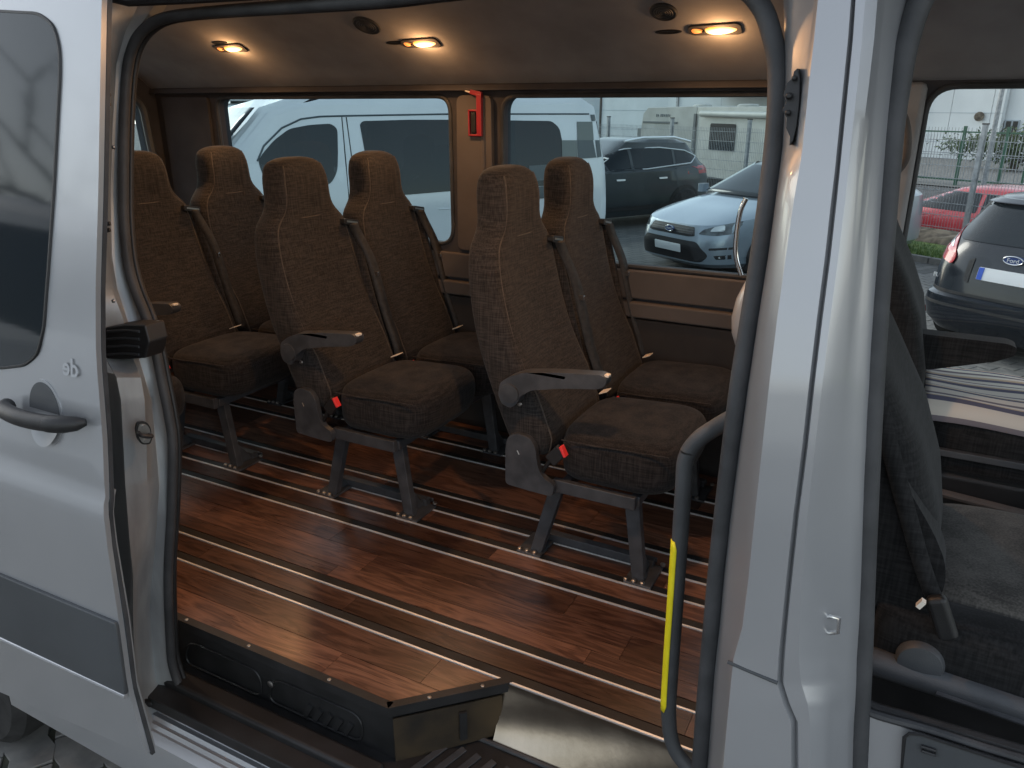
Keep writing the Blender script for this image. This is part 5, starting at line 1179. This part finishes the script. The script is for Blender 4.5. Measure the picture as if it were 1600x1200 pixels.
# ================================================================== FENCES
FE = empty('mesh_fence', gp(0, 0, GZ), 0, 'grey double wire mesh fence with square posts on the earth bank', 'fence')
XF = Matrix.Translation(-gp(0, 0, GZ))
FTOP = GZ + 1.78
for a in (-12.2, -9.75, -7.3, -4.9, -2.45, 0, 2.45):
    lean = .0
    b = MB(); h = 1.9
    b.box(gp(a, 0, GZ + h / 2 + .05), (.07, .07, h), Matrix.Rotation(math.atan2(Pv.y, Pv.x), 3, 'Z')); b.build('post', M['grey_metal'], FE, bevel=.006, xf=XF)
    c = MB(); c.box(gp(a, 0, GZ + h + .06), (.08, .08, .02), Matrix.Rotation(math.atan2(Pv.y, Pv.x), 3, 'Z')); c.build('post_cap', M['ink'], FE, xf=XF)
def wires(a0, a1, z0, z1, off, pitch, rv, rh, hz, parent, xf, m, nm='wire_panel'):
    b = MB(); a = a0
    while a <= a1:
        p = gp(a, off, 0); b.add([p + Vector((0, 0, z0)) - Pv * rv, p + Vector((0, 0, z0)) + Pv * rv, p + Vector((0, 0, z1)) + Pv * rv, p + Vector((0, 0, z1)) - Pv * rv,
               p + Vector((0, 0, z0)) + Dv * rv * 2, p + Vector((0, 0, z1)) + Dv * rv * 2], [(0, 1, 2, 3), (1, 4, 5, 2), (4, 0, 3, 5)]); a += pitch
    for z in hz: b.box((gp(a0, off - .008, z) + gp(a1, off - .008, z)) / 2, ((a1 - a0), rh * 2, rh * 2), Matrix.Rotation(math.atan2(Pv.y, Pv.x), 3, 'Z'))
    return b.build(nm, m, parent, xf=xf, recalc=False)
for a in (-12.2, -9.75, -7.3, -4.9, -2.45, 0):
    wires(a + .04, a + 2.41, GZ + .2, FTOP, .0, .05, .0035, .005, [GZ + .3 + .2 * k for k in range(8)], FE, XF, M['grey_metal'])
# green fence and gate across the street
GF = empty('green_fence', gp(-6, 15.5, GZ2), 0, 'dark green bar fence with a gate across the street', 'fence'); XG = Matrix.Translation(-gp(-6, 15.5, GZ2))
rz_ = Matrix.Rotation(math.atan2(Pv.y, Pv.x), 3, 'Z')
for a in (-13, -11, -9.4, -7.9, -7.1, -6.8, -4.1, -2.4, 0, 2.5): MB().box(gp(a, 15.5, GZ2 + 1.05), (.09, .09, 2.1), rz_).build('post', M['green_metal'], GF, xf=XG)
for z in (.25, 1.9): MB().box(gp(-5, 15.5, GZ2 + z), (18, .05, .05), rz_).build('top_rail', M['green_metal'], GF, xf=XG)
for a in range(-14, 3): wires(a, a + .95, GZ2 + .2, GZ2 + 2.05, 15.5, .12, .008, .01, [GZ2 + 1.1], GF, XG, M['grey_metal'], 'bar_panel')
MB().tube([gp(-7.0, 15.4, GZ2 + .3), gp(-5.0, 15.4, GZ2 + 1.75)], .035, 6).build('gate_brace', M['grey_metal'], GF, xf=XG)
MB().box(gp(-5.2, 15.3, GZ2 + .55), (.9, .5, .7), rz_).build('refuse_box', M['ink'], GF, xf=XG)
# street, lamp post
g = MB(); g.sheet([[gp(-60, 9.5, GZ2 + .03), gp(60, 9.5, GZ2 + .03)], [gp(-60, 14.5, GZ2 + .03), gp(60, 14.5, GZ2 + .03)]]); struct('street', g, M['asphalt'])
g = MB(); g.sheet([[gp(-60, 14.9, GZ2 + .06), gp(60, 14.9, GZ2 + .06)], [gp(-60, 29.9, GZ2 + .06), gp(60, 29.9, GZ2 + .06)]]); struct('yard', g, M['paver'])
lp_ = atpl(1543, 270, gp(0, 13, 0), Dv); lt_ = atpl(1566, 140, gp(0, 13, 0), Dv)
LPO = MB().tube([(0, 0, 0), (0, 0, 7)], .07, 10).build('lamp_post', M['grey_metal']); LPO.location = (lt_.x, lt_.y, GZ2); tag(LPO, 'slim grey lamp post in front of the white building', 'lamp post')
# bush by the building
def foliage(name, c, rx, ry, rz, n, lab, cat, trunk=True, sz=.06, m='leaf'):
    root = empty(name, (c[0], c[1], c[2]), 0, lab, cat); b = MB(); cl = [(random.gauss(0, .5), random.gauss(0, .5), random.gauss(.0, .45)) for _ in range(26)]
    for i in range(n):
        q = random.choice(cl); p = Vector((rx * (q[0] + random.gauss(0, .2)), ry * (q[1] + random.gauss(0, .2)), rz * (1 + q[2] * .8 + random.gauss(0, .18))))
        if p.z < 0: continue
        d = Vector((random.gauss(0, 1), random.gauss(0, 1), random.gauss(0, 1))).normalized(); e = d.orthogonal().normalized() * sz; d = d * sz
        b.add([p - d, p + e * .6, p + d, p - e * .6], [(0, 1, 2, 3)])
    b.build('crown', M[m], root, recalc=False)
    if trunk:
        t = MB(); t.tube([(0, 0, -.1), (.03, 0, rz * .5), (-.02, .03, rz)], [.1 * rx, .07 * rx, .03 * rx], 8)
        for k in range(7): a = k * .9; t.tube([(0, 0, rz * (.3 + .08 * k)), (rx * .5 * cos(a), ry * .5 * sin(a), rz * (.8 + .1 * k))], [.03 * rx, .01 * rx], 6)
        t.build('trunk', M['bark'], root)
    return root
bpos = atpl(1585, 250, gp(0, 24, 0), Dv); foliage('shrub', (bpos.x, bpos.y, GZ2), 2.2, 1.2, 1.1, 2600, 'loose grey-green shrub in front of the white building', 'shrub', True, .09)
for i, (px, lab) in enumerate(((352, 'dark tree crown at the top left corner of the rear window'), (392, 'dark tree crown beside the second van roof'))):
    p = atpl(px, 150, gp(0, 12, 0), Dv); foliage('tree', (p.x, p.y, GZ2), 2.0, 2.0, 3.2, 3500, lab, 'tree', True, .1)

# ================================================================== BUILDING
BL = empty('building', gp(-10, 30, GZ2), 0, 'long white warehouse with seamed panels and blue-grey sections beyond the street', 'building'); XB = Matrix.Translation(-gp(-10, 30, GZ2))
def bpan(a0, a1, z0, z1, m, off=30., name='wall_panel', d=.3): return MB().prism([gp(a0, off, z0), gp(a1, off, z0), gp(a1, off, z1), gp(a0, off, z1)], Dv * d).build(name, M[m], BL, xf=XB)
def bx(px, py=150): p = atpl(px, py, gp(0, 30, 0), Dv); return (p - FP).dot(Pv)
e_ = [bx(300), bx(560), bx(760), bx(891), bx(940), bx(1060), bx(1128), bx(1250), bx(1350), bx(1430), bx(1490), bx(1548, 180), bx(1566, 180)]
mm = ['facade', 'facade', 'facade', 'facade_blue', 'facade', 'facade', 'facade', 'facade', 'facade', 'facade', 'facade', 'facade']
for i in range(len(e_) - 1): bpan(e_[i] + .015, e_[i + 1] - .015, GZ2, GZ2 + 9, mm[i])
for i in (3, 4, 5, 9): bpan(e_[i] - .1, e_[i] + .1, GZ2, GZ2 + 9, 'grey_metal' if i != 4 else 'ink', 29.9, 'downpipe', .08)
bpan(e_[12] - .3, e_[12] + 24, GZ2, GZ2 + 9, 'facade', 30.4)
bpan(e_[6], e_[8], 1.43 + .55, GZ2 + 12, 'facade_dark', 27.5, 'upper_block', 2)
bpan(e_[0] - 40, e_[0] - .02, GZ2, GZ2 + 7, 'facade_blue')
for i in range(6): bpan(e_[0] - 2, e_[12], GZ2 + .9 + 1.5 * i, GZ2 + .93 + 1.5 * i, 'facade_blue', 29.98, 'panel_seam', .03)
for px0, px1 in ((1560, 1592), (1600, 1632)):
    a0 = atpl(px0, 200, gp(0, 30.4, 0), Dv); a1 = atpl(px1, 200, gp(0, 30.4, 0), Dv); z1 = atpl(px0, 187, gp(0, 30.4, 0), Dv).z; z0 = atpl(px0, 220, gp(0, 30.4, 0), Dv).z
    u0 = (a0 - FP).dot(Pv); u1 = (a1 - FP).dot(Pv)
    bpan(u0, u1, z0, z1, 'facade_blue', 30.32, 'window', .1); w2 = (u1 - u0)
    for k in range(3): bpan(u0 + .06 + k * w2 / 3, u0 + (k + 1) * w2 / 3 - .05, z0 + .06, z1 - .06, 'glass_dark', 30.28, 'pane', .05)
p = atpl(1530, 182, gp(0, 29.9, 0), Dv); MB().lathe([(.24, 0), (.22, -.15), (.1, -.2), (.01, -.2)], p, 'y', 20).build('wall_vent', M['earth'], BL, smooth=True, xf=XB)

# ================================================================== PAVING that can be told apart
PB = struct('paving', MB().box((0, 0, 0), (.5, .5, .004)), M['joint']); PB.location = (-2.45, 1.0, GZ + .006)
def pave(parent, cen, area_test, z):
    u = Dv; v = Pv; pw, ph = .235, .155; me = None
    for i in range(-40, 40):
        for j in range(-40, 40):
            c = cen + v * ((i + (.5 if j % 2 else 0)) * pw) + u * (j * ph)
            if not area_test(c): continue
            if me is None:
                q = []; zz = .012
                L_ = pw / 2 - .004; H_ = ph / 2 - .004
                q = [(-L_, -H_), (-L_ * .3, -H_ - zz), (L_ * .3, -H_ + zz), (L_, -H_), (L_, H_), (L_ * .3, H_ + zz), (-L_ * .3, H_ - zz), (-L_, H_)]
                o = MB().prism([(a, b, -.05) for a, b in q], (0, 0, .05)).build('paver', M['paver'], parent, bevel=.004, seg=1); me = o.data
            else:
                o = bpy.data.objects.new('paver', me); COL.objects.link(o); o.parent = parent
                mdf = o.modifiers.new('b', 'BEVEL'); mdf.width = .004; mdf.segments = 1; mdf.limit_method = 'ANGLE'; mdf.harden_normals = True
            o.location = Vector((c.x, c.y, z + random.uniform(0, .004))) - parent.location; o.rotation_euler = (random.uniform(-.01, .01), random.uniform(-.01, .01), math.atan2(v.y, v.x))
pave(PB, Vector((-2.4, 1.0, 0)), lambda c: -3.05 < c.x < -1.75 and .75 < c.y < 1.75, GZ + .014)
PB2 = struct('paving', MB().box((0, 0, 0), (.5, .5, .004)), M['joint']); PB2.location = (.5, 7.6, GZ + .006)
def vis(c):
    d = Vector((c.x, c.y, GZ)) - CAM; px = 800 + FPX * d.dot(Rt) / d.dot(Fw); py = 600 - FPX * d.dot(Up) / d.dot(Fw)
    return 1425 < px < 1625 and 430 < py < 605
pave(PB2, Vector((.5, 7.6, 0)), vis, GZ + .014)

# ================================================================== behind the photographer (seen mirrored in the door window and paint)
BV, btb = van('parked_van', Vector((-6.3, -1.7, 0)), 'pale van parked across the way, mirrored in the sliding door window', M['white'], fwd=Vector((1, -.25, 0)), H=2.85)
decal(BV, btb, [(-2.2, 1.55), (-2.2, 2.6), (1.4, 2.6), (1.4, 1.5)], 'y', 2, 'side_window', M['glass_dark'], r=.08)
BT = empty('bare_tree', (-9, -6, GZ), 0, 'leafless tree across the car park, mirrored in the door window', 'tree')
tb = MB()
def branch(p, d, l, r, dep):
    q = p + d * l; tb.tube([p, (p + q) / 2 + Vector((random.uniform(-.1, .1), random.uniform(-.1, .1), 0)) * l * .4, q], [r, r * .8, r * .6], 5, cap=False)
    if dep == 0: return
    for k in range(3):
        nd_ = (d + Vector((random.gauss(0, .5), random.gauss(0, .5), random.gauss(.1, .35)))).normalized(); branch(q, nd_, l * random.uniform(.6, .85), r * .6, dep - 1)
branch(Vector((0, 0, 0)), Vector((0, 0, 1)), 2.2, .16, 5)
tb.build('trunk', M['bark'], BT)
